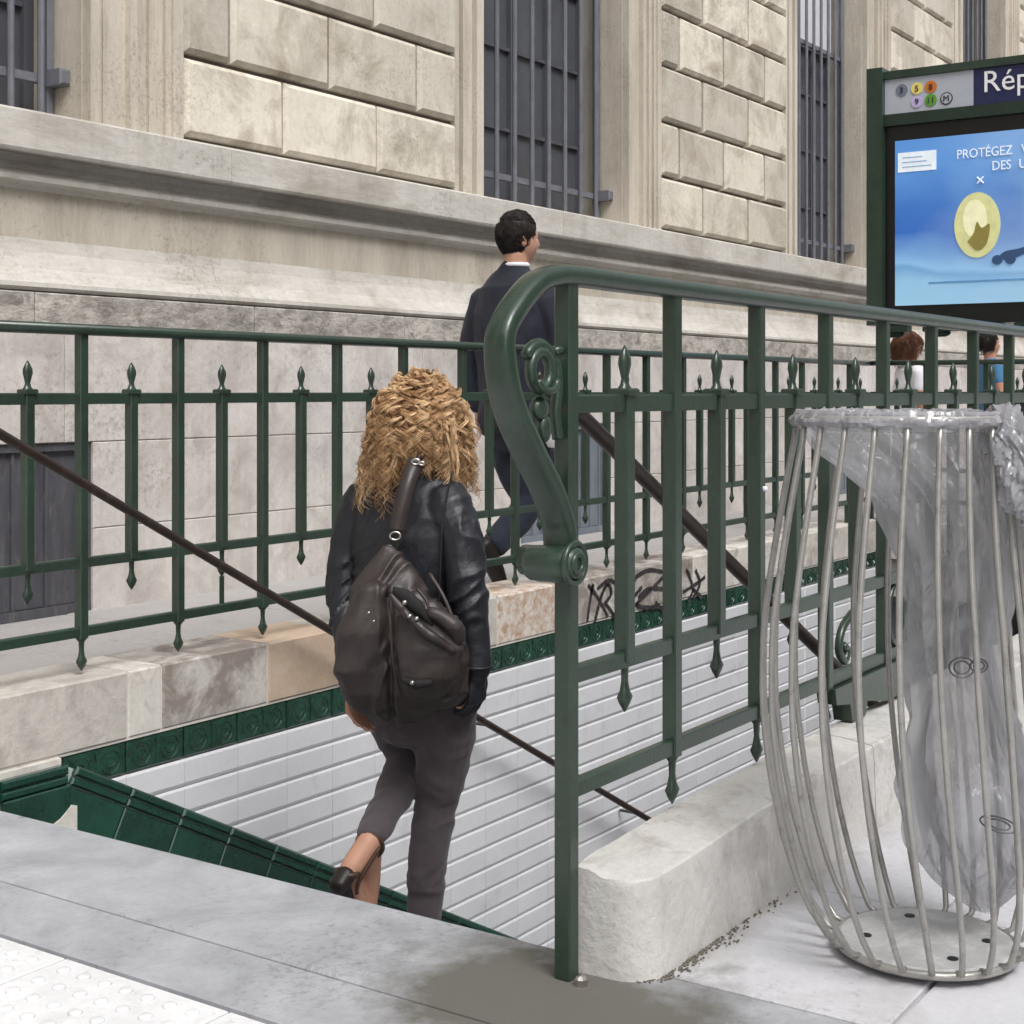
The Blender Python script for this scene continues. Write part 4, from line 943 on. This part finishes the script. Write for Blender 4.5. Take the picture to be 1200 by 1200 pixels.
b.limb([hipL, (hipL+knL)/2+XA*.01, knL], [.075, .058, .040], 14, 3); b.limb([hipR, (hipR+knR)/2, knR], [.075, .060, .042], 14, 3)
b.limb([knL, knL*.6+anL*.4-UP*.008, anL], [.040, .036, .029], 14, 3); b.limb([knR, knR*.65+anR*.35-XA*.008, anR], [.042, .037, .030], 14, 3)
b.limb([anL, heL*.75+anL*.25, heL], [.031, .030, .027], 12, 2)
b.limb([anL, anL*.5+toL*.5+FW*.035, toL], [.033, .034, .026], 12, 3)
b.limb([heL, (heL+toL)/2+FW*.01, toL], [.027, .033, .028], 12, 3)
b.limb([anR, heR*.6+anR*.4, heR], [.032, .030, .026], 12, 2); b.limb([anR, anR*.5+toR*.5+UP*.02, toR], [.033, .034, .024], 12, 3); b.limb([heR, (heR+toR)/2, toR], [.027, .032, .026], 12, 3)
body = put_me('body', remesh(b, .006, 3), 'skin', wm)
# trousers
b = MB()
b.loft([(W(486, 742, 4.01), YA*.14, XA*.10), (W(489, 780, 4.02), YA*.160, XA*.112), (W(490, 822, 4.02), YA*.166, XA*.112), (W(489, 850, 4.02), YA*.158, XA*.100)], 22)
b.limb([hipL+UP*.02, W(464, 838, 4.09), knL+Vector((0, 0, .01))], [.100, .084, .056], 16, 4)
b.limb([knL+Vector((.0, 0, .008)), knL*.6+anL*.4-UP*.010, anL*.96+knL*.04+UP*.006], [.056, .052, .037], 16, 4)
b.limb([hipR+UP*.02, W(521, 860, 3.98), knR], [.100, .084, .058], 16, 4)
b.limb([knR, knR*.6+anR*.4-XA*.012, anR*.93+knR*.07], [.058, .054, .043], 16, 4)
def tf(c, n_):
    c2 = fold_fn(9, .0055, Vector((1, 1, 1.3)), 3)(c, n_)
    return c2
put_me('trousers', remesh(b, .006, 3, tf), 'trouser', wm)
# jacket with sleeves
b = MB()
b.loft([(W(486, 548, 4.02), YA*.070, XA*.060), (W(484, 562, 4.01), YA*.135, XA*.072), (W(481, 585, 4.0), YA*.172, XA*.090), (W(478, 625, 3.99), YA*.176, XA*.105), (W(475, 680, 3.99), YA*.165, XA*.105), (W(475, 735, 4.0), YA*.158, XA*.105), (W(480, 790, 4.01), YA*.168, XA*.118), (W(482, 812, 4.01), YA*.17, XA*.12)], 26)
b.limb([shL+YA*.0, W(410, 640, 4.1), elL, (elL+wrL)/2, wrL], [.064, .058, .050, .044, .037], 16, 4)
b.limb([shR+Vector((0, .01, -.004)), W(539, 640, 3.89), elR, (elR+wrR)/2, wrR+UP*.005], [.068, .060, .053, .046, .039], 16, 4)
b.tube([W(485, 545, 4.02)+Vector((.06*cos(a*pi/8), .065*sin(a*pi/8), .012*cos(a*pi/8))) for a in range(16)], .016, 8, closed=True)
def jf(c, n_):
    q = Vector((c.x*8, c.y*8, c.z*9+c.y*7))
    a = .15+.75*max(0, 1-abs(noise.noise(q+Vector((0, 0, noise.noise(q*.7)*1.6))))*3.6)**1.3
    arm = 1.0 if (c-elR).length < .19 or (c-elL).length < .17 else .55
    return c+n_*(.0125*arm*(a-.35)+.002*noise.noise(q*3.3))
jk = put_me('jacket', remesh(b, .006, 2, jf), 'jacket', wm)
sm = MB()   # back and shoulder seams, cuff edges
for pts in ([(530, 552, 3.87), (520, 600, 3.855), (516, 660, 3.85), (514, 720, 3.85)], ):
    sm.tube(spline([W(*p) for p in pts], 5), .003, 5)
sm.tube([wrR+UP*.01+Vector((.041*cos(a*pi/8), .041*sin(a*pi/8), 0)) for a in range(16)], .004, 6, closed=True)
put('jacket_seam', sm, 'jacket', jk, True)
gl = MB(); hand(gl, wrR, Vector((.08, .03, -1)), -YA, XA, .98, .35); gl.limb([wrR+UP*.03, wrR-UP*.02], [.034, .03], 12, 3)
put_me('glove', remesh(gl, .004, 2), 'jacket', wm)
# sandals
sh = MB()
fv = (toL-heL).normalized(); sd_ = YA; bk = fv.cross(sd_).normalized()
if bk.dot(-FW) < 0: bk = -bk
for c0, a0 in ((heL, .034), ):
    sh.loft([(heL-fv*.012+bk*.028, sd_*.026, bk*.010), (heL+fv*.03+bk*.032, sd_*.032, bk*.010), ((heL+toL)/2+bk*.034, sd_*.036, bk*.009), (toL+bk*.030, sd_*.038, bk*.009), (toL+fv*.03+bk*.028, sd_*.026, bk*.008)], 16)
    sh.loft([(heL+bk*.014-fv*.004, sd_*.031, fv*.028), (heL+bk*.034-fv*.002, sd_*.029, fv*.027), (heL+bk*.050, sd_*.028, fv*.025)], 16)   # block heel
ankle_c = anL*.75+heL*.25
put_me('sandal', remesh(sh, .004, 1), 'shoe', wm)
sh = MB(); ax_ = (knL-anL).normalized(); s2 = ax_.orthogonal().normalized(); s3 = ax_.cross(s2)
sh.tube([anL+ax_*.0-UP*.012+s2*(.035*cos(a*pi/10))+s3*(.035*sin(a*pi/10)) for a in range(20)], .0055, 6, closed=True)
for sg_ in (1, -1): sh.tube(spline([anL+sd_*(.034*sg_)-UP*.01, heL+sd_*(.034*sg_)+fv*.02, heL+sd_*(.034*sg_)+fv*.05+bk*.02], 5), .0055, 6)
sh.tube([heL+sd_*(.033*cos(a*pi/12))+(-fv*.6+bk*.8).normalized()*(.033*sin(a*pi/12)) for a in range(13)], .008, 6)
put('sandal_strap', sh, 'sandal', wm, True)
sh = MB(); sh.loft([(heR-XA*.02-UP*.02, YA*.030, UP*.014), ((heR+toR)/2-UP*.02, YA*.038, UP*.012), (toR-UP*.012, YA*.038, UP*.012), (toR+XA*.03-UP*.012, YA*.026, UP*.01)], 14)
sh.tube([anR+UP*.01+Vector((.035*cos(a*pi/8), .035*sin(a*pi/8), 0)) for a in range(16)], .0055, 6, closed=True)
put('sandal', sh, 'shoe', wm, True)
# curly hair: bundles of fine strands, each bundle winding as one curl
def strand_mesh(name, P, r, tint, material, nside=3):
    n, k, _ = P.shape; t = np.gradient(P, axis=1); t /= np.linalg.norm(t, axis=2, keepdims=True)+1e-9
    ref = np.array([.31, .52, .79]); u = np.cross(t, ref); u /= np.linalg.norm(u, axis=2, keepdims=True)+1e-9; v = np.cross(t, u)
    a = np.arange(nside)*2*pi/nside
    V = P[:, :, None, :]+r[:, :, None, None]*(u[:, :, None, :]*np.cos(a)[None, None, :, None]+v[:, :, None, :]*np.sin(a)[None, None, :, None])
    idx = np.arange(n*k*nside).reshape(n, k, nside); nx = np.roll(idx, -1, axis=2)
    Fq = np.stack([idx[:, :-1], nx[:, :-1], nx[:, 1:], idx[:, 1:]], -1).reshape(-1, 4)
    me = bpy.data.meshes.new(name); me.vertices.add(n*k*nside); me.vertices.foreach_set('co', V.reshape(-1))
    me.loops.add(Fq.size); me.loops.foreach_set('vertex_index', Fq.reshape(-1).astype(np.int32))
    me.polygons.add(len(Fq)); me.polygons.foreach_set('loop_start', (np.arange(len(Fq))*4).astype(np.int32)); me.polygons.foreach_set('loop_total', np.full(len(Fq), 4, np.int32))
    me.update(calc_edges=True); at = me.attributes.new('tint', 'FLOAT', 'POINT'); at.data.foreach_set('value', np.repeat(tint, k*nside).astype(np.float32))
    me.materials.append(M[material]); me.shade_smooth(); return me
random.seed(11); rg = np.random.default_rng(5)
HC = W(492, 489, 4.05); roots, outs, lens, rads, turns, tin = [], [], [], [], [], []
def add_lock(root, o, ln, R_, tn, ti): roots.append(root); outs.append(o); lens.append(ln); rads.append(R_); turns.append(tn); tin.append(ti)
for k in range(900):
    z = random.uniform(-.5, 1); a = random.uniform(0, 2*pi); q_ = math.sqrt(max(0, 1-z*z)); d = Vector((q_*cos(a), q_*sin(a), z))
    if d.x > .45 and z < .25: continue          # the face stays clear
    lay = random.random(); root = HC+Vector((d.x*.090, d.y*.082, d.z*.110))*(.96+.16*lay)
    o = d.copy(); o.z = max(o.z*.5, -.1); o.normalize()
    lf = d.dot(-RT); sidev = abs(lf)
    ln = random.uniform(.11, .21) if z > -.1 else random.uniform(.07, .13)
    ln *= .75+.45*sidev
    if sidev < .4 and d.dot(FW) < 0: ln *= .85
    cl = noise.noise(root*13)
    ti = .42+.65*cl+.45*noise.noise(root*34)+random.uniform(-.28, .32)+(.20*(sidev-.4))+.10*lay
    add_lock(root, o, ln, random.uniform(.010, .0175), random.uniform(2.8, 4.6)*ln/.15, ti)
for k in range(90):   # flyaways
    z = random.uniform(-.2, 1); a = random.uniform(0, 2*pi); q_ = math.sqrt(max(0, 1-z*z)); d = Vector((q_*cos(a), q_*sin(a), z))
    if d.x > .4 and z < .3: continue
    add_lock(HC+Vector((d.x*.11, d.y*.105, d.z*.128)), (d+Vector((0, 0, .2))).normalized(), random.uniform(.08, .16), random.uniform(.010, .020), random.uniform(1.2, 2.4), random.uniform(.5, 1))
for k in range(230):  # loose ends: left shoulder and right side
    if k % 2: add_lock(W(random.uniform(440, 458), random.uniform(495, 522), 4.06+random.uniform(-.06, .08)), (-RT+Vector((0, 0, -.5))).normalized(), random.uniform(.11, .20), .011, 3.0, random.uniform(.4, 1))
    else: add_lock(W(random.uniform(514, 530), random.uniform(490, 520), 3.98+random.uniform(-.06, .06)), (RT*.25+Vector((0, 0, -.5))).normalized(), random.uniform(.06, .105), .010, 1.8, random.uniform(.4, 1))
B_, K_ = 10, 30; nl = len(roots); rt = np.repeat(np.array(roots), B_, 0); ou = np.repeat(np.array(outs), B_, 0); ln = np.repeat(lens, B_); Rr = np.repeat(rads, B_); tn = np.repeat(turns, B_)
ln = ln*rg.uniform(.88, 1.1, nl*B_)*np.repeat(rg.uniform(.65, 1.25, nl), B_); ph = np.repeat(rg.uniform(0, 2*pi, nl), B_)+rg.normal(0, .15, nl*B_); sg = np.repeat(rg.choice([-1, 1], nl), B_); tn = tn*rg.normal(1, .03, nl*B_)
sd = np.cross(ou, [0, 0, 1.0]); sd /= np.linalg.norm(sd, axis=1, keepdims=True)+1e-6; d2 = ou*.9-np.array([0, 0, .3]); d2 /= np.linalg.norm(d2, axis=1, keepdims=True)
tt = np.linspace(0, 1, K_)[None, :]; reach = 1-np.exp(-3*tt)
ctr = rt[:, None, :]+ou[:, None, :]*(ln[:, None]*.30*reach)[:, :, None]-np.array([0, 0, 1.0])*((ln[:, None])*(tt**2*.5+tt*.55)*.95)[:, :, None]+sd[:, None, :]*(ln[:, None]*.10*np.sin(tt*4+ph[:, None]))[:, :, None]
ctr = ctr+rg.normal(0, .0013, (nl*B_, 1, 3))+rg.normal(0, .0022, (nl*B_, 1, 3))*tt[:, :, None]
ang = sg[:, None]*2*pi*tn[:, None]*tt+ph[:, None]; qq = Rr[:, None]*(.35+.65*np.minimum(1, tt*4))*rg.uniform(.84, 1.08, (nl*B_, 1))
P = ctr+sd[:, None, :]*(np.cos(ang)*qq)[:, :, None]+d2[:, None, :]*(np.sin(ang)*qq)[:, :, None]
rad_ = (.00085*(1-.55*tt**2))*rg.uniform(.7, 1.25, (nl*B_, 1)); tb = np.clip(np.repeat(tin, B_)+rg.normal(0, .09, nl*B_), 0, 1)
me = strand_mesh('hair', P, rad_, tb, 'hair_b'); me.transform(Matrix.Translation(-HC)); hair = place('hair', me, wm, HC)
sc_ = MB(); sc_.ball(HC, .104, .096, .116, 24, 16); sc_.ball(HC-UP*.05-XA*.015, .080, .090, .080, 20, 12)
put('hair_roots', sc_, 'hair_r', wm, True)

# ---------------- her shoulder bag
hb_ = thing('shoulder_bag', 'slouchy dark brown leather bag hanging on the back of the curly haired woman', 'bag', W(472, 838, 3.76))
secs = [(642, 455, 9, .016), (660, 456, 24, .026), (690, 455, 44, .045), (720, 459, 56, .058), (755, 466, 68, .068), (785, 470, 78, .072), (810, 472, 76, .068), (828, 473, 62, .052), (838, 473, 40, .030)]
b = MB(); ss = []
for y_, x_, hw, dp in secs:
    dcen = 3.83-dp*.55; c = W(x_, y_, dcen); ss.append((c, RT*(hw/F*dcen), FW*dp))
b.loft(ss, 30)
c = W(512, 765, 3.72); b.loft([(W(494, 700, 3.76), RT*.030, FW*.030), (W(508, 735, 3.74), RT*.075, FW*.040), (W(512, 775, 3.73), RT*.080, FW*.045), (W(508, 812, 3.74), RT*.060, FW*.035)], 20)
b.loft([(W(438, 690, 3.76), RT*.035, FW*.03), (W(425, 740, 3.75), RT*.065, FW*.04), (W(422, 785, 3.76), RT*.065, FW*.04), (W(432, 815, 3.78), RT*.055, FW*.035)], 20)
def bf(c, n_):
    q = Vector((c.x*9, c.y*9, c.z*6+c.y*8)); a = 1-abs(noise.noise(q+Vector((0, 0, noise.noise(q)*1.4))))*2.2
    v = c.copy(); 
    # vertical groove left of the front pocket
    dx = (v-W(456, 770, 3.7)).dot(RT)
    g_ = math.exp(-(dx/.008)**2)*.014 if c.z < W(0, 700, 3.7).z else 0
    return v+n_*(.010*(a-.4)+.0015*noise.noise(q*4)-g_)
bagb = put_me('bag_body', remesh(b, .005, 2, bf), 'bag', hb_)
# pocket: sagging open mouth with rolled lip, pleated front, flap, buckles
pk = MB()
pk.loft([(W(500, 722, 3.665), RT*.078, FW*.014), (W(503, 760, 3.655), RT*.084, FW*.024), (W(503, 795, 3.66), RT*.072, FW*.024), (W(498, 815, 3.68), RT*.05, FW*.016)], 22)
pk.limb([W(458, 697, 3.65), W(478, 722, 3.628), W(505, 745, 3.622), W(530, 762, 3.64)], [.008, .012, .012, .009], 10, 5)
pk.limb([W(505, 718, 3.65), W(530, 733, 3.64), W(538, 748, 3.65)], [.016, .022, .016], 12, 5)
put_me('front_pocket', remesh(pk, .004, 1, lambda c, n_: c+n_*.004*noise.noise(c*28)), 'bag', hb_)
ft = MB(); P = [W(453, 693, 3.640), W(484, 684, 3.66), W(504, 715, 3.655), W(480, 708, 3.632)]
ft.loft([(W(462, 693, 3.655), Vector((0, 0, .012)), FW*.01), (W(478, 703, 3.645), Vector((0, 0, .026)), FW*.012), (W(494, 715, 3.645), Vector((0, 0, .022)), FW*.012), (W(506, 730, 3.65), Vector((0, 0, .008)), FW*.008)], 14)
put('pocket_opening', ft, 'bag_in', hb_, True)
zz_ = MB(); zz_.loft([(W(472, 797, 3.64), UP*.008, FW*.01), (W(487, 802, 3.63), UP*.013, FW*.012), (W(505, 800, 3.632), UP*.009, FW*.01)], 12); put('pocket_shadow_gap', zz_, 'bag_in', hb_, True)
for x_, y_ in ((480, 722), (488, 725), (483, 800), (432, 718), (438, 728), (474, 706)):
    put('stud', MB().ball(W(x_, y_, 3.615 if x_ > 450 else 3.70), .0065 if x_ > 450 else .004, n=10, m=6), 'metal', hb_, True)
put('piping', MB().tube(spline([W(455, 700, 3.668), W(458, 740, 3.648), W(461, 780, 3.655), W(470, 818, 3.69)], 5), .004, 6).tube(spline([W(526, 762, 3.64), W(524, 785, 3.645), W(516, 812, 3.68)], 5), .004, 6), 'bag', hb_, True)
zp = MB(); zp.tube(spline([W(488, 690, 3.70), W(499, 703, 3.69), W(505, 722, 3.68), W(512, 735, 3.67)], 4), .0035, 6).tube(spline([W(503, 672, 3.75), W(520, 700, 3.72), W(534, 735, 3.70)], 4), .005, 6); put('zip', zp, 'bag', hb_, True)
# strap over the right shoulder
sp_ = spline([W(488, 538, 3.90), W(478, 565, 3.862), W(470, 595, 3.845), W(464, 622, 3.84)], 6)
mb = MB(); rings = []
for k, p in enumerate(sp_):
    a = sp_[max(k-1, 0)]; b2 = sp_[min(k+1, len(sp_)-1)]; t = (b2-a).normalized(); s_ = t.cross(FW).normalized(); n_ = t.cross(s_)
    rings.append(mb.ring([p+s_*.021+n_*.003, p-s_*.021+n_*.003, p-s_*.021-n_*.003, p+s_*.021-n_*.003]))
mb.skin(rings); put('strap', mb, 'bag', hb_, True)
mb = MB().tube(spline([W(488, 540, 3.90), W(498, 530, 3.94), W(506, 535, 4.0), W(510, 560, 4.10)], 6), .008, 8); put('strap', mb, 'bag', hb_, True)
for (x_, y_, q, d_) in ((463, 628, .014, 3.835), (455, 643, .011, 3.83), (487, 541, .010, 3.885), (494, 543, .006, 3.885)):
    c = W(x_, y_, d_); put('buckle', MB().tube([c+RT*(q*cos(a*pi/6))+UP*(q*.75*sin(a*pi/6)) for a in range(12)], .003, 6, closed=True), 'metal', hb_, True)

# ---------------- the man on the far pavement
mn = thing('person', 'dark haired man in navy suit walking along the building behind the curled handrail', 'man', (6.1, 4.05, .06))
MD = 7.2
hc = W(609, 281, MD); b = MB()
f_ = Vector((.86, -.5, -.04)).normalized(); u_ = UP-f_*f_.dot(UP); u_.normalize()
head(b, hc, f_, u_, 1.0)
b.limb([hc-u_*.07-f_*.02, W(603, 320, MD)], [.058, .058], 14, 3)
shL, shR = W(569, 351, 7.30), W(640, 351, 7.10)
hL, hR = W(592, 485, 7.26), W(618, 488, 7.14)
b.loft([(W(603, 335, MD), YA*.12, XA*.07), (W(604, 365, MD), YA*.17, XA*.10), (W(604, 420, MD), YA*.17, XA*.105), (W(604, 460, MD), YA*.155, XA*.10), (W(604, 490, MD), YA*.165, XA*.11)], 20)
elL, wrL = W(552, 415, 7.34), W(561, 478, 7.30); elR, wrR = W(655, 415, 7.08), W(650, 480, 7.0)
b.limb([shL-UP*.02, elL, wrL], [.045, .045, .03], 12, 3); b.limb([shR-UP*.02, elR, wrR], [.045, .045, .03], 12, 3)
hand(b, wrL, Vector((.15, 0, -1)), YA, XA, 1.0, .4); hand(b, wrR, Vector((.1, 0, -1)), -YA, XA, 1.0, .4)
kB, aB = W(621, 588, 7.22), W(578, 640, 6.95)
kF, aF = W(652, 590, 7.36), W(668, 672, 7.42)
b.limb([hL, kB, aB], [.085, .058, .035], 14, 4); b.limb([hR, kF, aF], [.085, .058, .037], 14, 4)
body = put_me('body', remesh(b, .007, 2), 'skin', mn)
b = MB()
b.loft([(W(604, 466, MD), YA*.165, XA*.11), (W(604, 495, MD), YA*.18, XA*.125), (W(606, 515, MD), YA*.17, XA*.12)], 20)
b.limb([hL, W(600, 540, 7.25), kB], [.105, .092, .072], 16, 4); b.limb([kB, kB*.6+aB*.4-UP*.01, aB*.95+kB*.05], [.074, .074, .062], 16, 4)
b.limb([hR, W(632, 545, 7.25), kF, aF*.96+kF*.04], [.105, .092, .072, .06], 16, 4)
put_me('suit_trousers', remesh(b, .008, 2, fold_fn(6, .008, Vector((1, 1, .8)), 8)), 'navy_t', mn)
b = MB()
b.loft([(W(603, 311, MD), YA*.066, XA*.064), (W(602, 318, MD), YA*.085, XA*.07), (W(602, 325, MD), YA*.14, XA*.085), (W(602, 337, MD), YA*.205, XA*.115), (W(602, 385, MD), YA*.225, XA*.135), (W(602, 430, MD), YA*.20, XA*.13), (W(603, 470, MD), YA*.195, XA*.135), (W(603, 500, MD), YA*.20, XA*.14)], 24)
b.limb([shL, elL, wrL+UP*.01], [.078, .062, .048], 16, 4); b.limb([shR, elR, wrR+UP*.01], [.078, .062, .048], 16, 4)
put_me('suit_jacket', remesh(b, .008, 2, fold_fn(6, .010, Vector((1, 1, .5)), 2)), 'navy', mn)
cl_ = MB(); c = W(604, 312, MD); cl_.tube([c+Vector((.056*cos(a*pi/10), .060*sin(a*pi/10), .004)) for a in range(20)], .013, 8, closed=True); put('shirt_collar', cl_, 'white_c', mn, True)
for a_, dv in ((aB, Vector((.55, 0, -.84))), (aF, Vector((.97, 0, -.16)))):
    sh = MB(); dv = dv.normalized(); up_ = (UP-dv*dv.dot(UP)).normalized(); o_ = a_-up_*.05
    sh.loft([(o_-dv*.06, YA*.034, up_*.04), (o_, YA*.042, up_*.048), (o_+dv*.10, YA*.048, up_*.036), (o_+dv*.19, YA*.040, up_*.024)], 14)
    put('shoe', sh, 'shoe', mn, True)
# short dark hair
l_ = u_.cross(f_).normalized()
def hf(d):
    k = 1.0+.05*noise.noise(d*3.5)+.045*noise.noise(Vector((d.x*6, d.y*14, d.z*6)))
    x, y_, z = d.x*.106, d.y*.090, d.z*.116
    if d.x > 0: x *= .84+.12*max(0, d.z)
    if z < 0: y_ *= 1-.14*(-z/.112)
    return (f_*(x-.017)+l_*y_+u_*(z+.024))*k
b = MB(); b.ball(hc, 1, n=40, m=30, fn=lambda d: hf(d)*.965)
put('hair_base', b, 'hair_d', mn, True)
PP, rr_s = [], []
for k in range(5200):
    d = Vector((random.uniform(-1, .8), random.uniform(-1, 1), random.uniform(-.8, 1))).normalized()
    if d.z < .1 and d.x > .25: continue
    pts = []; dd_ = d.copy(); st_ = Vector((random.gauss(.03, .03), random.gauss(0, .05), random.gauss(-.07, .03)))
    if d.z > .5: st_ = Vector((random.gauss(.10, .05), random.gauss(.04, .05), 0))
    for q in range(5): pts.append(hc+hf(dd_)*(.965+.018*q+random.uniform(0, .022))); dd_ = (dd_+st_).normalized()
    PP.append([tuple(p) for p in pts])
PP = np.array(PP); me = strand_mesh('hair', PP, np.tile(np.array([.0013, .0013, .0012, .001, .0004]), (len(PP), 1)), np.zeros(len(PP)), 'hair_d'); me.transform(Matrix.Translation(-hc)); place('hair', me, mn, hc)
for sg_ in (1, -1): put('eye', MB().ball(hc+f_*.070+l_*(.029*sg_)+u_*.004, .011, n=10, m=8), 'eye_w', mn, True)
pp = MB(); pp.loft([(W(645, 500, 6.98), RT*.03, FW*.004), (W(648, 512, 6.98), RT*.05, FW*.012), (W(652, 524, 6.98), RT*.04, FW*.006)], 12)
tag(put('folded_paper', pp, 'white_c', None, True), 'crumpled white paper held in the hand of the suited man', 'paper')

# ---------------- two passers-by beyond the end railing
def passer(px, D_, htop, shirt, hair, label, cat, skin='skin2'):
    base = W(px, 458, D_); base.z = 0; t = thing('person', label, cat, base)
    H = htop; P = lambda x, y_, z: base+Vector((x, y_, z))
    f_ = Vector((.62, -.78, 0)).normalized(); b = MB(); hcc = P(0, 0, H-.115); head(b, hcc, f_, UP, .98)
    s_ = UP.cross(f_)
    b.limb([hcc-UP*.07, P(0, 0, H-.29)], [.055, .065], 12, 3)
    b.loft([(P(0,0,H-.31), s_*.15, f_*.08), (P(0,0,H-.45), s_*.17, f_*.11), (P(0,0,H-.62), s_*.14, f_*.10), (P(0,0,H-.78), s_*.16, f_*.11)], 18)
    for q in (1, -1):
        sh_ = P(0,0,H-.33)+s_*.17*q; el = sh_+s_*.05*q-UP*.27+f_*.02; wr = el-UP*.23+f_*.08; b.limb([sh_, el, wr], [.052, .04, .027], 10, 3); hand(b, wr, Vector((0,0,-1))+f_*.2, s_*q, f_, .95, .35)
        hp_ = P(0,0,H-.80)+s_*.085*q; kn = hp_-UP*.38+f_*.06*q; an = P(0,0,.08)+s_*.09*q+f_*.20*q; b.limb([hp_, kn, an], [.08, .055, .035], 12, 3); b.limb([an-f_*.03-UP*.03, an+f_*.13-UP*.045], [.035, .03], 10, 3)
    put_me('body', remesh(b, .011, 1), skin, t)
    b = MB(); b.loft([(P(0,0,H-.275), s_*.08, f_*.06), (P(0,0,H-.31), s_*.17, f_*.095), (P(0,0,H-.45), s_*.19, f_*.125), (P(0,0,H-.62), s_*.165, f_*.115), (P(0,0,H-.85), s_*.185, f_*.13)], 20)
    for q in (1, -1):
        sh_ = P(0,0,H-.33)+s_*.17*q; el = sh_+s_*.05*q-UP*.27+f_*.02; b.limb([sh_, (sh_+el)/2], [.065, .06], 12, 3)
    put_me('shirt', remesh(b, .011, 1, fold_fn(6, .008, Vector((1, 1, .6)), 4)), shirt, t)
    b = MB()
    for q in (1, -1):
        hp_ = P(0,0,H-.80)+s_*.085*q; kn = hp_-UP*.38+f_*.06*q; an = P(0,0,.10)+s_*.09*q+f_*.20*q; b.limb([hp_, kn, an], [.105, .07, .055], 12, 4)
    b.loft([(P(0,0,H-.76), s_*.175, f_*.12), (P(0,0,H-.88), s_*.17, f_*.12)], 14)
    put_me('jeans', remesh(b, .011, 1), 'jeans', t)
    b = MB(); b.ball(hcc-f_*.022+UP*.022, .092, .092, .108, 22, 16); put('hair_base', b, hair, t, True)
    Q_ = []
    for k in range(1600):
        d = Vector((random.uniform(-1, 1), random.uniform(-1, 1), random.uniform(-.6, 1))).normalized()
        if d.dot(f_) > .35 and d.z < .35: continue
        p = hcc-f_*.02+UP*.022+Vector((d.x*.092, d.y*.092, d.z*.108)); L0 = random.uniform(.05, .16) if hair == 'hair_r' else .03
        hz = Vector((d.x, d.y, 0)).normalized() if abs(d.z) < .98 else f_
        Q_.append([tuple(p+hz*(L0*.35*math.sin(q*.45)+.004*math.sin(q*2+k))-UP*(L0*q/6*(.4+.1*q))) for q in range(7)])
    Q_ = np.array(Q_); me = strand_mesh('hair', Q_, np.tile(np.linspace(.0022, .0008, 7), (len(Q_), 1)), np.zeros(len(Q_)), hair); me.transform(Matrix.Translation(-hcc)); place('hair', me, t, hcc)
    for q in (1, -1): put('eye', MB().ball(hcc+f_*.074+s_*.030*q+UP*.004, .011, n=8, m=6), 'eye_w', t, True)
passer(1066, 12.0, 1.53, 'white_c', 'hair_r', 'auburn haired passer-by in a white top seen below the station sign', 'woman')
passer(1160, 14.5, 1.62, 'blue_c', 'hair_d', 'passer-by in a blue top at right below the station sign', 'man')

for o in bpy.data.objects:
    if o.name.startswith('person'): o['group'] = 'people around the stairs'
